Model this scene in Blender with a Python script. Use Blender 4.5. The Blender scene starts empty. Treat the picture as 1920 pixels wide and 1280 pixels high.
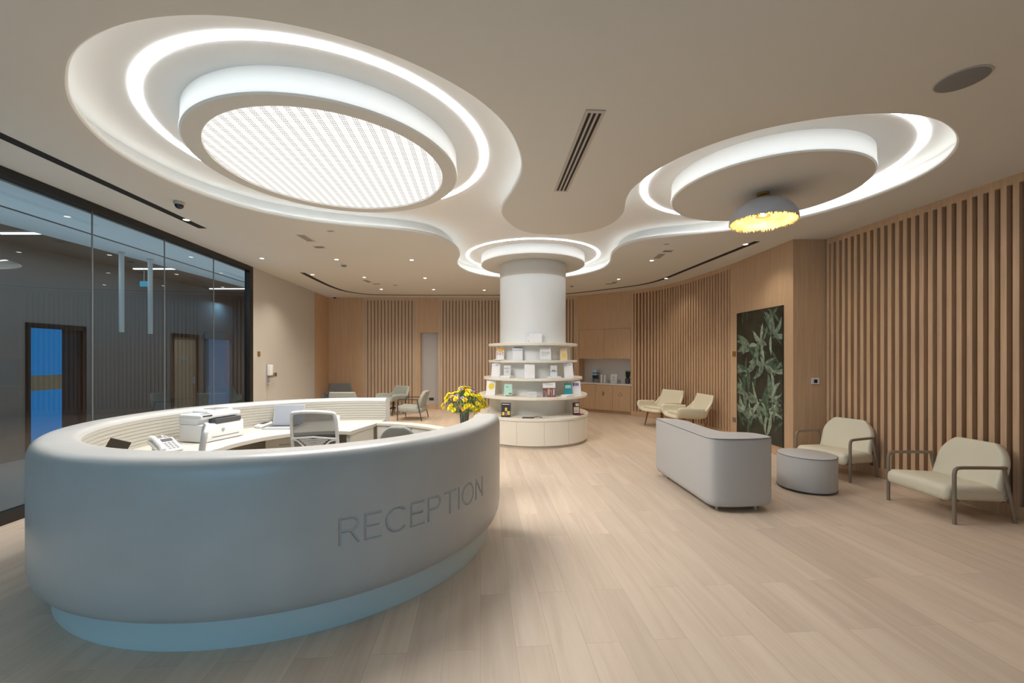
import bpy, bmesh, math, random
from mathutils import Vector, Matrix
from mathutils.geometry import tessellate_polygon
random.seed(7)
PI = math.pi
sc = bpy.context.scene
COL = sc.collection
H = 3.303            # ceiling height
RT = 0.19            # depth of the ceiling recess

# ------------------------------------------------------------------ camera
cam = bpy.data.cameras.new('camera'); cam_o = bpy.data.objects.new('camera', cam); COL.objects.link(cam_o)
cam.sensor_width = 36; cam.lens = 775 / 1920 * 36
cam.shift_y = (669 - 640) / 1920
cam.clip_start = 0.05; cam.clip_end = 100
cam_o.location = (0, 0, 1.55); cam_o.rotation_euler = (PI / 2, 0, 0)
sc.camera = cam_o
# ------------------------------------------------------------------ world and exposure
w = bpy.data.worlds.new('world'); sc.world = w; w.use_nodes = True
w.node_tree.nodes['Background'].inputs[0].default_value = (0.10, 0.22, 0.42, 1)
w.node_tree.nodes['Background'].inputs[1].default_value = 0.6
sc.view_settings.view_transform = 'Standard'; sc.view_settings.look = 'None'
sc.view_settings.exposure = 0.22; sc.view_settings.gamma = 1.0
sc.view_settings.use_curve_mapping = False
try:
    sc.cycles.max_bounces = 10; sc.cycles.diffuse_bounces = 6; sc.cycles.glossy_bounces = 4
    sc.cycles.transparent_max_bounces = 12; sc.cycles.caustics_reflective = False; sc.cycles.caustics_refractive = False
    sc.cycles.sample_clamp_indirect = 6
except Exception:
    pass
LED = 12.0
COVE = 5.0
LATTICE = 0.96
DAY = 68
BEAM = 6.0
PANEL = 145

def area(name, loc, rot, sx, sy, power, color, spread=PI):
    l = bpy.data.lights.new(name, 'AREA'); l.shape = 'RECTANGLE'; l.size = sx; l.size_y = sy
    l.energy = power; l.color = color; l.spread = spread
    o = bpy.data.objects.new(name, l); o.location = loc; o.rotation_euler = rot; COL.objects.link(o); return o
# blue dusk daylight through the window behind the camera
area('daylight', (-2.2, -3.45, 1.35), (PI / 2, 0, 0), 3.6, 2.3, DAY, (0.16, 0.60, 0.95))

# ------------------------------------------------------------------ materials
def mat(name, col, rough=0.5, metal=0.0, emit=None, es=0.0, spec=0.5, bump=None, var=None, trans=0.0, coat=0.0):
    m = bpy.data.materials.new(name); m.use_nodes = True
    nt = m.node_tree; b = nt.nodes['Principled BSDF']
    b.inputs['Base Color'].default_value = (*col, 1); b.inputs['Roughness'].default_value = rough
    b.inputs['Metallic'].default_value = metal; b.inputs['Specular IOR Level'].default_value = spec
    b.inputs['Transmission Weight'].default_value = trans; b.inputs['Coat Weight'].default_value = coat
    if emit: b.inputs['Emission Color'].default_value = (*emit, 1); b.inputs['Emission Strength'].default_value = es
    tc = None
    if var or bump:
        tc = nt.nodes.new('ShaderNodeTexCoord')
    if var:   # (scale, amount, stretch)
        s, a, st = var
        mp = nt.nodes.new('ShaderNodeMapping'); mp.inputs['Scale'].default_value = st
        nt.links.new(tc.outputs['Object'], mp.inputs['Vector'])
        n = nt.nodes.new('ShaderNodeTexNoise'); n.inputs['Scale'].default_value = s; n.inputs['Detail'].default_value = 5
        nt.links.new(mp.outputs[0], n.inputs['Vector'])
        r = nt.nodes.new('ShaderNodeValToRGB')
        r.color_ramp.elements[0].position = 0.3; r.color_ramp.elements[1].position = 0.7
        r.color_ramp.elements[0].color = (*[c * (1 - a) for c in col], 1)
        r.color_ramp.elements[1].color = (*[min(1, c * (1 + a)) for c in col], 1)
        nt.links.new(n.outputs[0], r.inputs[0]); nt.links.new(r.outputs[0], b.inputs['Base Color'])
    if bump:  # (scale, strength)
        n = nt.nodes.new('ShaderNodeTexNoise'); n.inputs['Scale'].default_value = bump[0]; n.inputs['Detail'].default_value = 4
        nt.links.new(tc.outputs['Object'], n.inputs['Vector'])
        bp = nt.nodes.new('ShaderNodeBump'); bp.inputs['Strength'].default_value = bump[1]; bp.inputs['Distance'].default_value = 0.01
        nt.links.new(n.outputs[0], bp.inputs['Height']); nt.links.new(bp.outputs[0], b.inputs['Normal'])
    return m

def emis(name, col, s):
    m = bpy.data.materials.new(name); m.use_nodes = True; nt = m.node_tree; nt.nodes.clear()
    e = nt.nodes.new('ShaderNodeEmission'); e.inputs[0].default_value = (*col, 1); e.inputs[1].default_value = s
    o = nt.nodes.new('ShaderNodeOutputMaterial'); nt.links.new(e.outputs[0], o.inputs[0]); return m

M = {}
M['ceiling'] = mat('painted_ceiling', (0.66, 0.64, 0.59), 0.9)
M['recess'] = mat('white_recess_paint', (0.80, 0.80, 0.78), 0.85)
M['led'] = emis('led_white', (0.95, 0.98, 1.0), LED)
M['cove'] = emis('cove_led_white', (0.93, 0.97, 1.0), COVE)
M['black'] = mat('black_metal', (0.012, 0.011, 0.010), 0.4)
M['slotblack'] = mat('black_slot', (0.006, 0.005, 0.004), 0.7)
M['white'] = mat('white_plastic', (0.70, 0.71, 0.72), 0.4)
M['white_wall'] = mat('off_white_wall', (0.56, 0.54, 0.51), 0.8)
M['wood'] = mat('light_oak_veneer', (0.55, 0.38, 0.24), 0.5, var=(3, 0.10, (14, 14, 0.6)))
M['slat'] = mat('oak_slats', (0.58, 0.395, 0.25), 0.55, var=(3, 0.12, (10, 10, 0.5)))
M['slatback'] = mat('dark_oak_backing', (0.22, 0.115, 0.055), 0.6)
M['cement'] = mat('pale_grey_microcement', (0.45, 0.448, 0.435), 0.33, var=(2.2, 0.06, (1, 1, 1)), bump=(18, 0.04))
M['cream'] = mat('cream_laminate', (0.54, 0.515, 0.46), 0.45)
M['lining'] = mat('grey_cream_ribbed_lining', (0.42, 0.40, 0.35), 0.5)
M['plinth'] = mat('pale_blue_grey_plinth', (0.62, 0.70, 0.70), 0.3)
M['column'] = mat('white_column_paint', (0.80, 0.82, 0.82), 0.55)
M['shelf'] = mat('cream_shelf_lacquer', (0.80, 0.76, 0.67), 0.4)
M['greyfab'] = mat('grey_upholstery', (0.50, 0.49, 0.48), 0.75, bump=(300, 0.15))
M['greyfabtop'] = M['greyfab']
M['creamfab'] = mat('cream_leather', (0.70, 0.655, 0.52), 0.5, bump=(60, 0.05))
M['sagefab'] = mat('sage_grey_fabric', (0.38, 0.41, 0.39), 0.85, bump=(200, 0.1))
M['dgreyfab'] = mat('mid_grey_chair_fabric', (0.24, 0.245, 0.235), 0.8)
M['slatfar'] = mat('pale_oak_slats', (0.56, 0.43, 0.32), 0.55, var=(3, 0.10, (10, 10, 0.5)))
M['slatfarback'] = mat('mid_oak_backing', (0.34, 0.23, 0.15), 0.6)
M['bronze'] = mat('brown_bronze_metal', (0.25, 0.20, 0.155), 0.4, 0.2)
M['darkleg'] = mat('dark_metal', (0.05, 0.04, 0.035), 0.45, 0.3)
M['walnut'] = mat('walnut_leg', (0.23, 0.12, 0.06), 0.5)
M['piping'] = mat('dark_piping', (0.13, 0.12, 0.13), 0.7)
M['gold'] = mat('brass', (0.45, 0.30, 0.10), 0.35, 0.7)
M['goldleaf'] = mat('gold_leaf', (0.72, 0.47, 0.17), 0.45, 0.1, bump=(40, 0.6), var=(11, 0.5, (1, 1, 1)))
M['lampgrey'] = mat('grey_plaster_dome', (0.50, 0.51, 0.55), 0.8, bump=(40, 0.15))
M['bulb'] = emis('warm_bulb', (1.0, 0.84, 0.58), 22)
M['spot'] = emis('downlight_glow', (1.0, 0.93, 0.82), 9)
M['grille'] = mat('grey_grille', (0.22, 0.22, 0.22), 0.7)
M['trimtaupe'] = mat('taupe_trim', (0.50, 0.45, 0.40), 0.6)
M['mesh'] = mat('grey_mesh', (0.25, 0.25, 0.23), 0.8)
M['greydoor'] = mat('grey_door_paint', (0.47, 0.46, 0.47), 0.6)
M['silver'] = mat('silver_aluminium', (0.55, 0.57, 0.60), 0.35, 0.4)
M['screen'] = mat('dark_screen', (0.02, 0.022, 0.025), 0.15)
M['dgrey'] = mat('dark_grey_plastic', (0.07, 0.07, 0.075), 0.5)
M['paper'] = mat('white_paper', (0.84, 0.84, 0.84), 0.7)
M['paperblue'] = mat('bluish_paper', (0.72, 0.76, 0.84), 0.7)
M['ink'] = mat('grey_ink', (0.12, 0.13, 0.18), 0.8)
M['red'] = mat('red_print', (0.65, 0.05, 0.05), 0.6)
M['yellow'] = mat('yellow_print', (0.80, 0.62, 0.05), 0.6)
M['orange'] = mat('orange_print', (0.80, 0.28, 0.05), 0.6)
M['tan'] = mat('cream_cover', (0.85, 0.68, 0.45), 0.6)
M['teal'] = mat('teal_cover', (0.02, 0.30, 0.38), 0.5)
M['mint'] = mat('mint_cover', (0.45, 0.72, 0.62), 0.5)
M['purple'] = mat('purple_print', (0.30, 0.16, 0.40), 0.6)
M['maroon'] = mat('maroon_print', (0.25, 0.06, 0.07), 0.6)
M['darkcover'] = mat('dark_cover', (0.04, 0.03, 0.05), 0.4)
M['muralbase'] = mat('dark_green_print', (0.030, 0.032, 0.024), 0.35, var=(3, 0.5, (1, 1, 1)))
M['leafA'] = mat('grey_green_leaf_print', (0.14, 0.20, 0.15), 0.45, var=(14, 0.5, (1, 1, 1)))
M['leafB'] = mat('pale_leaf_print', (0.25, 0.33, 0.26), 0.45, var=(14, 0.45, (1, 1, 1)))
M['leafC'] = mat('deep_leaf_print', (0.06, 0.11, 0.075), 0.45, var=(14, 0.5, (1, 1, 1)))
M['petal'] = mat('yellow_petals', (0.85, 0.72, 0.02), 0.6)
M['petal2'] = mat('amber_petals', (0.90, 0.50, 0.04), 0.6)
M['lilac'] = mat('lilac_petals', (0.42, 0.30, 0.50), 0.7)
M['stem'] = mat('green_stem', (0.12, 0.24, 0.04), 0.6)
M['drystem'] = mat('dry_grass', (0.45, 0.42, 0.30), 0.7)
M['darkplant'] = mat('dark_green_foliage', (0.03, 0.04, 0.03), 0.6)
M['corwall'] = mat('corridor_wall_paint', (0.20, 0.20, 0.195), 0.7)
M['corceil'] = mat('corridor_brown_ceiling', (0.16, 0.125, 0.10), 0.7)
M['corsoff'] = mat('pale_blue_soffit', (0.70, 0.80, 0.83), 0.7)
M['corfloor'] = mat('corridor_polished_floor', (0.42, 0.46, 0.48), 0.14)
M['corled'] = emis('corridor_strip', (0.85, 0.93, 1.0), 4)
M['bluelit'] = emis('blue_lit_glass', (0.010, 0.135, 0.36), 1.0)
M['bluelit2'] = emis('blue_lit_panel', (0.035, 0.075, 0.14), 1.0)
M['navy'] = mat('navy_door_leaf', (0.012, 0.022, 0.035), 0.4)
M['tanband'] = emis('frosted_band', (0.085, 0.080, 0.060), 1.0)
M['sanit'] = mat('white_dispenser', (0.85, 0.85, 0.85), 0.3)
M['redlamp'] = mat('red_alarm', (0.50, 0.01, 0.03), 0.3)

def glass_mat(name, tint, refl_boost=0.0, rough=0.0):
    m = bpy.data.materials.new(name); m.use_nodes = True; nt = m.node_tree; nt.nodes.clear()
    t = nt.nodes.new('ShaderNodeBsdfTransparent'); t.inputs[0].default_value = (*tint, 1)
    g = nt.nodes.new('ShaderNodeBsdfGlossy'); g.inputs['Roughness'].default_value = rough
    f = nt.nodes.new('ShaderNodeFresnel'); f.inputs[0].default_value = 1.5
    a = nt.nodes.new('ShaderNodeMath'); a.operation = 'ADD'; a.inputs[1].default_value = refl_boost; a.use_clamp = True
    mx = nt.nodes.new('ShaderNodeMixShader'); o = nt.nodes.new('ShaderNodeOutputMaterial')
    m2 = nt.nodes.new('ShaderNodeMath'); m2.operation = 'MULTIPLY'; m2.inputs[1].default_value = 1.55; nt.links.new(f.outputs[0], m2.inputs[0]); nt.links.new(m2.outputs[0], a.inputs[0]); nt.links.new(a.outputs[0], mx.inputs[0])
    nt.links.new(t.outputs[0], mx.inputs[1]); nt.links.new(g.outputs[0], mx.inputs[2]); nt.links.new(mx.outputs[0], o.inputs[0])
    return m
M['glass'] = glass_mat('tinted_partition_glass', (0.72, 0.78, 0.80), 0.03)
M['clear'] = glass_mat('clear_glass', (0.93, 0.96, 0.95), 0.02)

def floor_material():
    m = bpy.data.materials.new('pale_oak_plank_floor'); m.use_nodes = True; nt = m.node_tree
    b = nt.nodes['Principled BSDF']; L = nt.links
    tc = nt.nodes.new('ShaderNodeTexCoord'); mp = nt.nodes.new('ShaderNodeMapping')
    mp.inputs['Rotation'].default_value = (0, 0, PI / 2 - math.radians(4.4) + math.radians(0))
    mp.inputs['Rotation'].default_value = (0, 0, -(PI / 2 + math.radians(4.4)))
    L.new(tc.outputs['Object'], mp.inputs['Vector'])
    br = nt.nodes.new('ShaderNodeTexBrick'); br.offset = 0.37; br.offset_frequency = 2
    br.inputs['Scale'].default_value = 1; br.inputs['Brick Width'].default_value = 1.35; br.inputs['Row Height'].default_value = 0.19
    br.inputs['Mortar Size'].default_value = 0.0012; br.inputs['Mortar Smooth'].default_value = 0.2; br.inputs['Bias'].default_value = 0
    br.inputs['Color1'].default_value = (0.0, 0.0, 0.0, 1); br.inputs['Color2'].default_value = (1, 1, 1, 1); br.inputs['Mortar'].default_value = (0.5, 0.5, 0.5, 1)
    L.new(mp.outputs[0], br.inputs['Vector'])
    st = nt.nodes.new('ShaderNodeMapping'); st.inputs['Scale'].default_value = (0.55, 7, 1); L.new(mp.outputs[0], st.inputs['Vector'])
    # each plank gets its own piece of the grain
    ad = nt.nodes.new('ShaderNodeVectorMath'); ad.operation = 'ADD'
    sc_ = nt.nodes.new('ShaderNodeVectorMath'); sc_.operation = 'SCALE'; sc_.inputs['Scale'].default_value = 9.0
    L.new(br.outputs['Color'], sc_.inputs[0]); L.new(st.outputs[0], ad.inputs[0]); L.new(sc_.outputs[0], ad.inputs[1])
    n1 = nt.nodes.new('ShaderNodeTexNoise'); n1.inputs['Scale'].default_value = 1.6; n1.inputs['Detail'].default_value = 7; n1.inputs['Roughness'].default_value = 0.6
    n1.inputs['Distortion'].default_value = 0.6
    L.new(ad.outputs[0], n1.inputs['Vector'])
    r = nt.nodes.new('ShaderNodeValToRGB')
    r.color_ramp.elements[0].position = 0.30; r.color_ramp.elements[0].color = (0.57, 0.455, 0.36, 1)
    r.color_ramp.elements[1].position = 0.66; r.color_ramp.elements[1].color = (0.67, 0.56, 0.455, 1)
    e = r.color_ramp.elements.new(0.47); e.color = (0.625, 0.51, 0.405, 1)
    L.new(n1.outputs[0], r.inputs[0])
    # knots
    n2 = nt.nodes.new('ShaderNodeTexNoise'); n2.inputs['Scale'].default_value = 5.0; n2.inputs['Detail'].default_value = 2
    L.new(ad.outputs[0], n2.inputs['Vector'])
    k = nt.nodes.new('ShaderNodeMapRange'); k.inputs['From Min'].default_value = 0.76; k.inputs['From Max'].default_value = 0.83
    L.new(n2.outputs[0], k.inputs['Value'])
    mk = nt.nodes.new('ShaderNodeMix'); mk.data_type = 'RGBA'; mk.inputs[7].default_value = (0.30, 0.19, 0.12, 1)
    kk = nt.nodes.new('ShaderNodeMath'); kk.operation = 'MULTIPLY'; kk.inputs[1].default_value = 0.6
    L.new(k.outputs[0], kk.inputs[0]); L.new(kk.outputs[0], mk.inputs[0]); L.new(r.outputs[0], mk.inputs[6])
    # plank to plank tone
    tn = nt.nodes.new('ShaderNodeMapRange'); tn.inputs['To Min'].default_value = 0.93; tn.inputs['To Max'].default_value = 1.07
    L.new(br.outputs['Color'], tn.inputs['Value'])
    mu = nt.nodes.new('ShaderNodeMix'); mu.data_type = 'RGBA'; mu.blend_type = 'MULTIPLY'; mu.inputs[0].default_value = 1
    L.new(mk.outputs[2], mu.inputs[6]); L.new(tn.outputs[0], mu.inputs[7])
    ms = nt.nodes.new('ShaderNodeMix'); ms.data_type = 'RGBA'; ms.inputs[7].default_value = (0.36, 0.26, 0.19, 1)
    f2 = nt.nodes.new('ShaderNodeMath'); f2.operation = 'MULTIPLY'; f2.inputs[1].default_value = 0.6
    L.new(br.outputs['Fac'], f2.inputs[0]); L.new(f2.outputs[0], ms.inputs[0]); L.new(mu.outputs[2], ms.inputs[6])
    L.new(ms.outputs[2], b.inputs['Base Color'])
    b.inputs['Roughness'].default_value = 0.42; b.inputs['Specular IOR Level'].default_value = 0.35
    return m
M['floor'] = floor_material()

def lattice_material():
    m = bpy.data.materials.new('lit_lattice_diffuser'); m.use_nodes = True; nt = m.node_tree; nt.nodes.clear(); L = nt.links
    tc = nt.nodes.new('ShaderNodeTexCoord'); mp = nt.nodes.new('ShaderNodeMapping'); mp.inputs['Rotation'].default_value = (0, 0, -math.radians(4.4))
    L.new(tc.outputs['Object'], mp.inputs[0]); sx = nt.nodes.new('ShaderNodeSeparateXYZ'); L.new(mp.outputs[0], sx.inputs[0])
    def mth(op, a, b=None, clamp=False):
        n = nt.nodes.new('ShaderNodeMath'); n.operation = op; n.use_clamp = clamp
        for i, v in enumerate((a, b)):
            if v is None: continue
            if isinstance(v, (int, float)): n.inputs[i].default_value = v
            else: L.new(v, n.inputs[i])
        return n.outputs[0]
    def groups(c, period, sub):     # three fine lines per period
        u = mth('MODULO', mth('ADD', c, 50), period)
        inb = mth('LESS_THAN', u, sub * 3)
        v = mth('MODULO', u, sub)
        return mth('MULTIPLY', inb, mth('LESS_THAN', v, sub * 0.36))
    gx = groups(sx.outputs[0], 0.088, 0.014)
    gy = mth('MODULO', mth('ADD', sx.outputs[1], 50), 0.030)
    dash = mth('LESS_THAN', gy, 0.021)
    dark = mth('MULTIPLY', gx, dash)
    gy2 = groups(sx.outputs[1], 0.088, 0.014)
    dark2 = mth('MULTIPLY', gy2, 0.30)
    d = mth('MAXIMUM', dark, dark2)
    s = mth('SUBTRACT', LATTICE, mth('MULTIPLY', d, LATTICE * 0.74))
    e = nt.nodes.new('ShaderNodeEmission'); e.inputs[0].default_value = (1, 0.955, 0.91, 1); L.new(s, e.inputs[1])
    o = nt.nodes.new('ShaderNodeOutputMaterial'); L.new(e.outputs[0], o.inputs[0]); return m
M['lattice'] = lattice_material()

# ------------------------------------------------------------------ mesh helpers
class MB:
    def __init__(s): s.bm = bmesh.new()
    def grid(s, rows, close_u=False, close_v=False, mi=0):
        R = [[s.bm.verts.new(p) for p in r] for r in rows]
        n = len(R); k = len(R[0])
        for i in range(n - (0 if close_u else 1)):
            for j in range(k - (0 if close_v else 1)):
                a, b, c, d = R[i][j], R[i][(j + 1) % k], R[(i + 1) % n][(j + 1) % k], R[(i + 1) % n][j]
                try: s.bm.faces.new((a, b, c, d)).material_index = mi
                except ValueError: pass
        return R
    def cap(s, ring, mi=0):
        try: s.bm.faces.new(ring).material_index = mi
        except ValueError: pass
    def box(s, x0, x1, y0, y1, z0, z1, bev=0.0, seg=2, mtx=None, mi=0):
        vs = [s.bm.verts.new((x, y, z)) for x in (x0, x1) for y in (y0, y1) for z in (z0, z1)]
        fs = []
        for f in ((0, 1, 3, 2), (4, 6, 7, 5), (0, 4, 5, 1), (2, 3, 7, 6), (0, 2, 6, 4), (1, 5, 7, 3)):
            fc = s.bm.faces.new([vs[i] for i in f]); fc.material_index = mi; fs.append(fc)
        if bev:
            es = set(e for f in fs for e in f.edges)
            r = bmesh.ops.bevel(s.bm, geom=list(es), offset=bev, segments=seg, affect='EDGES', profile=0.5)
            vs = list(set(v for v in r['verts']) | set(v for f in r['faces'] for v in f.verts) | set(v for v in vs if v.is_valid))
        if mtx is not None:
            bmesh.ops.transform(s.bm, matrix=mtx, verts=[v for v in vs if v.is_valid])
        return s
    def lathe(s, prof, n=48, c=(0, 0, 0), cap0=True, cap1=True, mi=0, arc=None):
        rows = []
        for r, z in prof:
            rows.append([(c[0] + r * math.cos(2 * PI * i / n), c[1] + r * math.sin(2 * PI * i / n), c[2] + z) for i in range(n)])
        R = s.grid(rows, close_v=True, mi=mi)
        if cap0: s.cap(R[0], mi)
        if cap1: s.cap(R[-1], mi)
        return s
    def tube(s, pts, r, n=10, mi=0, closed=False, caps=True):
        pts = [Vector(p) for p in pts]; rows = []; up = None; m = len(pts)
        for i, p in enumerate(pts):
            if closed: t = (pts[(i + 1) % m] - pts[i - 1]).normalized()
            elif i == 0: t = (pts[1] - p).normalized()
            elif i == m - 1: t = (p - pts[i - 1]).normalized()
            else: t = ((pts[i + 1] - p).normalized() + (p - pts[i - 1]).normalized()).normalized()
            if up is None:
                up = Vector((0, 0, 1)) if abs(t.z) < 0.9 else Vector((1, 0, 0))
            up = (up - t * up.dot(t)).normalized(); sd = t.cross(up)
            rr = r[i] if isinstance(r, (list, tuple)) else r
            rows.append([p + (up * math.cos(2 * PI * k / n) + sd * math.sin(2 * PI * k / n)) * rr for k in range(n)])
        R = s.grid(rows, close_u=closed, close_v=True, mi=mi)
        if caps and not closed: s.cap(R[0], mi); s.cap(R[-1], mi)
        return s
    def prism(s, poly, z0, z1, mi=0):
        a = [s.bm.verts.new((x, y, z0)) for x, y in poly]; b = [s.bm.verts.new((x, y, z1)) for x, y in poly]
        n = len(poly)
        for i in range(n):
            s.bm.faces.new((a[i], a[(i + 1) % n], b[(i + 1) % n], b[i])).material_index = mi
        s.cap(a, mi); s.cap(b, mi); return s
    def sphere(s, c, r, sub=2, sz=1.0, mi=0):
        g = bmesh.ops.create_icosphere(s.bm, subdivisions=sub, radius=r)
        bmesh.ops.scale(s.bm, vec=(1, 1, sz), verts=g['verts']); bmesh.ops.translate(s.bm, vec=c, verts=g['verts'])
        for v in g['verts']:
            for f in v.link_faces: f.material_index = mi
        return s
    def poly(s, pts, mi=0):
        f = s.bm.faces.new([s.bm.verts.new(p) for p in pts]); f.material_index = mi; return s

def obj(name, mb, m, parent=None, smooth=False, sharp=35, recalc=True):
    bm = mb.bm
    if recalc: bmesh.ops.recalc_face_normals(bm, faces=bm.faces)
    me = bpy.data.meshes.new(name)
    if smooth:
        for f in bm.faces: f.smooth = True
        for e in bm.edges:
            if len(e.link_faces) == 2 and e.calc_face_angle(0) > math.radians(sharp): e.smooth = False
    bm.to_mesh(me); bm.free()
    for x in (m if isinstance(m, (list, tuple)) else [m]): me.materials.append(x)
    o = bpy.data.objects.new(name, me); COL.objects.link(o)
    if parent is not None: o.parent = parent
    return o
def struct(name, mb, m, smooth=False, label=None, **k):
    o = obj(name, mb, m, None, smooth, **k); o['kind'] = 'structure'
    if label: o['label'] = label
    return o
def tag(o, label, cat, group=None):
    o['label'] = label; o['category'] = cat
    if group: o['group'] = group
    return o
def thing(name, label, cat, loc=(0, 0, 0), rz=0, group=None):
    o = bpy.data.objects.new(name, None); COL.objects.link(o); o.location = loc; o.rotation_euler = (0, 0, rz)
    o.empty_display_size = 0.1
    return tag(o, label, cat, group)
def dup(root, loc, rz, label, group=None):
    r = root.copy(); COL.objects.link(r); r.location = loc; r.rotation_euler = (0, 0, rz); r['label'] = label
    if group: r['group'] = group
    for ch in list(root.children):
        c = ch.copy(); COL.objects.link(c); c.parent = r
        for g in list(ch.children):
            d = g.copy(); COL.objects.link(d); d.parent = c
    return r
def mods(o, sub=0, solid=0, off=0, bev=0, seg=2):
    if solid:
        m = o.modifiers.new('s', 'SOLIDIFY'); m.thickness = solid; m.offset = off
    if bev:
        m = o.modifiers.new('b', 'BEVEL'); m.width = bev; m.segments = seg; m.limit_method = 'ANGLE'
    if sub:
        m = o.modifiers.new('u', 'SUBSURF'); m.levels = sub; m.render_levels = sub
    return o
def catmull(P, n=8, closed=True):
    out = []; m = len(P)
    rng = range(m) if closed else range(m - 1)
    for i in rng:
        g = (lambda k: P[k % m]) if closed else (lambda k: P[max(0, min(m - 1, k))])
        p0, p1, p2, p3 = g(i - 1), g(i), g(i + 1), g(i + 2)
        for j in range(n):
            t = j / n
            out.append(tuple(0.5 * ((2 * b) + (-a + c) * t + (2 * a - 5 * b + 4 * c - d) * t * t + (-a + 3 * b - 3 * c + d) * t ** 3)
                             for a, b, c, d in zip(p0, p1, p2, p3)))
    if not closed: out.append(tuple(P[-1]))
    return out
def resample(P, step, closed=False):
    P = [Vector((p[0], p[1], 0)) for p in P]
    if closed: P.append(P[0])
    seg = [(P[i + 1] - P[i]).length for i in range(len(P) - 1)]; tot = sum(seg)
    n = max(2, round(tot / step)); out = []; i = 0; acc = 0
    for k in range(n if closed else n + 1):
        d = tot * k / n
        while i < len(seg) - 1 and acc + seg[i] < d: acc += seg[i]; i += 1
        t = (d - acc) / seg[i] if seg[i] else 0
        out.append(P[i].lerp(P[i + 1], min(1, t)))
    return [(p.x, p.y) for p in out]

# ------------------------------------------------------------------ room geometry (metres)
LX = lambda y: -4.35 - 0.087 * y            # line of the glass wall on the left
RX = lambda y: 5.136 - 0.0756 * y           # line of the slatted wall on the right
YB = 12.2; YF = -3.5
curve_right = [(1.89, 11.86), (3.17, 10.93)]
slat_curve = catmull([(3.17, 10.93), (3.46, 10.62), (3.71, 10.2), (3.88, 9.65), (4.00, 9.0), (4.09, 8.4), (4.15, 7.8)], 5, False)
room = [(LX(YF), YF), (RX(YF), YF), (RX(6.16), 6.16), (4.19, 6.16), (4.15, 7.8)] + slat_curve[::-1][1:] + \
       [(1.89, 11.86), (1.5, 12.06), (1.0, YB), (LX(YB), YB)]

# --- floor
mb = MB()
mb.poly([(x, y, 0) for x, y in [(LX(YF) - .12, YF - .12), (RX(YF) + .3, YF - .12), (6.0, 13.0), (LX(YB) - .12, 13.0)]])
struct('floor', mb, M['floor'])

# --- ceiling with the flowing recess cut out
blob = [(-2.783, 2.593), (-2.647, 2.475), (-2.483, 2.367), (-2.3, 2.279), (-2.092, 2.205), (-1.871, 2.156), (-1.639, 2.137), (-1.43, 2.147), (-1.14, 2.208), (-0.891, 2.309), (-0.72, 2.405), (-0.539, 2.533), (-0.342, 2.712), (-0.143, 2.97), (-0.001, 3.284), (0.079, 3.705), (0.076, 3.998), (-0.021, 4.437), (-0.133, 4.849), (-0.139, 5.069), (-0.086, 5.349), (0.055, 5.684), (0.23, 5.88), (0.538, 5.965), (0.883, 5.93), (1.147, 5.78), (1.30, 5.55), (1.374, 5.30), (1.373, 4.976), (1.309, 4.764), (1.27, 4.544), (1.262, 4.35), (1.302, 4.137), (1.365, 3.92), (1.481, 3.657), (1.694, 3.39), (1.922, 3.212), (2.156, 3.10), (2.40, 3.03), (2.653, 2.995), (2.811, 3.0), (3.001, 3.03), (3.163, 3.08), (3.337, 3.165), (3.535, 3.29), (3.70, 3.44), (3.83, 3.62), (3.93, 3.82), (3.985, 4.07), (3.988, 4.368), (3.945, 4.65), (3.83, 4.969), (3.615, 5.297), (3.077, 5.752), (2.406, 6.0), (2.1, 6.12), (1.86, 6.31), (1.72, 6.62), (1.69, 7.04), (1.78, 7.5), (1.828, 7.95), (1.72, 8.48), (1.30, 9.05), (0.85, 9.28), (0.4, 9.36), (-0.05, 9.28), (-0.5, 9.05), (-0.829, 8.681), (-0.98, 8.284), (-1.03, 7.982), (-1.02, 7.72), (-0.96, 7.45), (-0.89, 7.143), (-0.876, 6.786), (-0.93, 6.42), (-1.04, 6.134), (-1.187, 5.95), (-1.45, 5.76), (-1.85, 5.63), (-2.271, 5.50), (-2.718, 5.29), (-3.056, 5.01), (-3.29, 4.642), (-3.40, 4.29), (-3.426, 3.858), (-3.377, 3.487), (-3.247, 3.181), (-3.10, 2.93), (-2.94, 2.74)]
B = resample(catmull(blob, 4), 0.055, True)
for _ in range(10):
    B = [((B[i - 1][0] + 2 * B[i][0] + B[(i + 1) % len(B)][0]) / 4, (B[i - 1][1] + 2 * B[i][1] + B[(i + 1) % len(B)][1]) / 4) for i in range(len(B))]
def offset(P, d):
    out = []; n = len(P)
    for i in range(n):
        t = Vector((P[(i + 1) % n][0] - P[i - 1][0], P[(i + 1) % n][1] - P[i - 1][1])).normalized()
        out.append((P[i][0] + t.y * d, P[i][1] - t.x * d))
    return out
ar = sum(B[i - 1][0] * B[i][1] - B[i][0] * B[i - 1][1] for i in range(len(B)))
SG = 1 if ar > 0 else -1     # outward offset sign
OF = lambda d: offset(B, d * SG)

def flat_with_holes(loops, z):
    mb = MB(); L3 = [[Vector((x, y, 0)) for x, y in l] for l in loops]
    flat = [p for l in L3 for p in l]; vs = [mb.bm.verts.new((p.x, p.y, z)) for p in flat]
    for t in tessellate_polygon(L3):
        try: mb.bm.faces.new([vs[i] for i in t])
        except ValueError: pass
    return mb
outer = [(LX(YF) - .1, YF - .1), (RX(YF) + .1, YF - .1), (5.4, 13), (LX(YB) - .1, 13)]
mb = flat_with_holes([outer, OF(0.035)], H)
prof = [(0.035, 0.0), (0.016, 0.005), (0.004, 0.016), (0.0, 0.030), (0.004, 0.042), (0.015, 0.048), (0.125, 0.05)]
rows = [[(x, y, H + z) for x, y in OF(o)] for o, z in prof]
mb.grid(rows, close_v=True)
for f in mb.bm.faces: f.smooth = False
bmesh.ops.remove_doubles(mb.bm, verts=mb.bm.verts, dist=1e-4)
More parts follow.
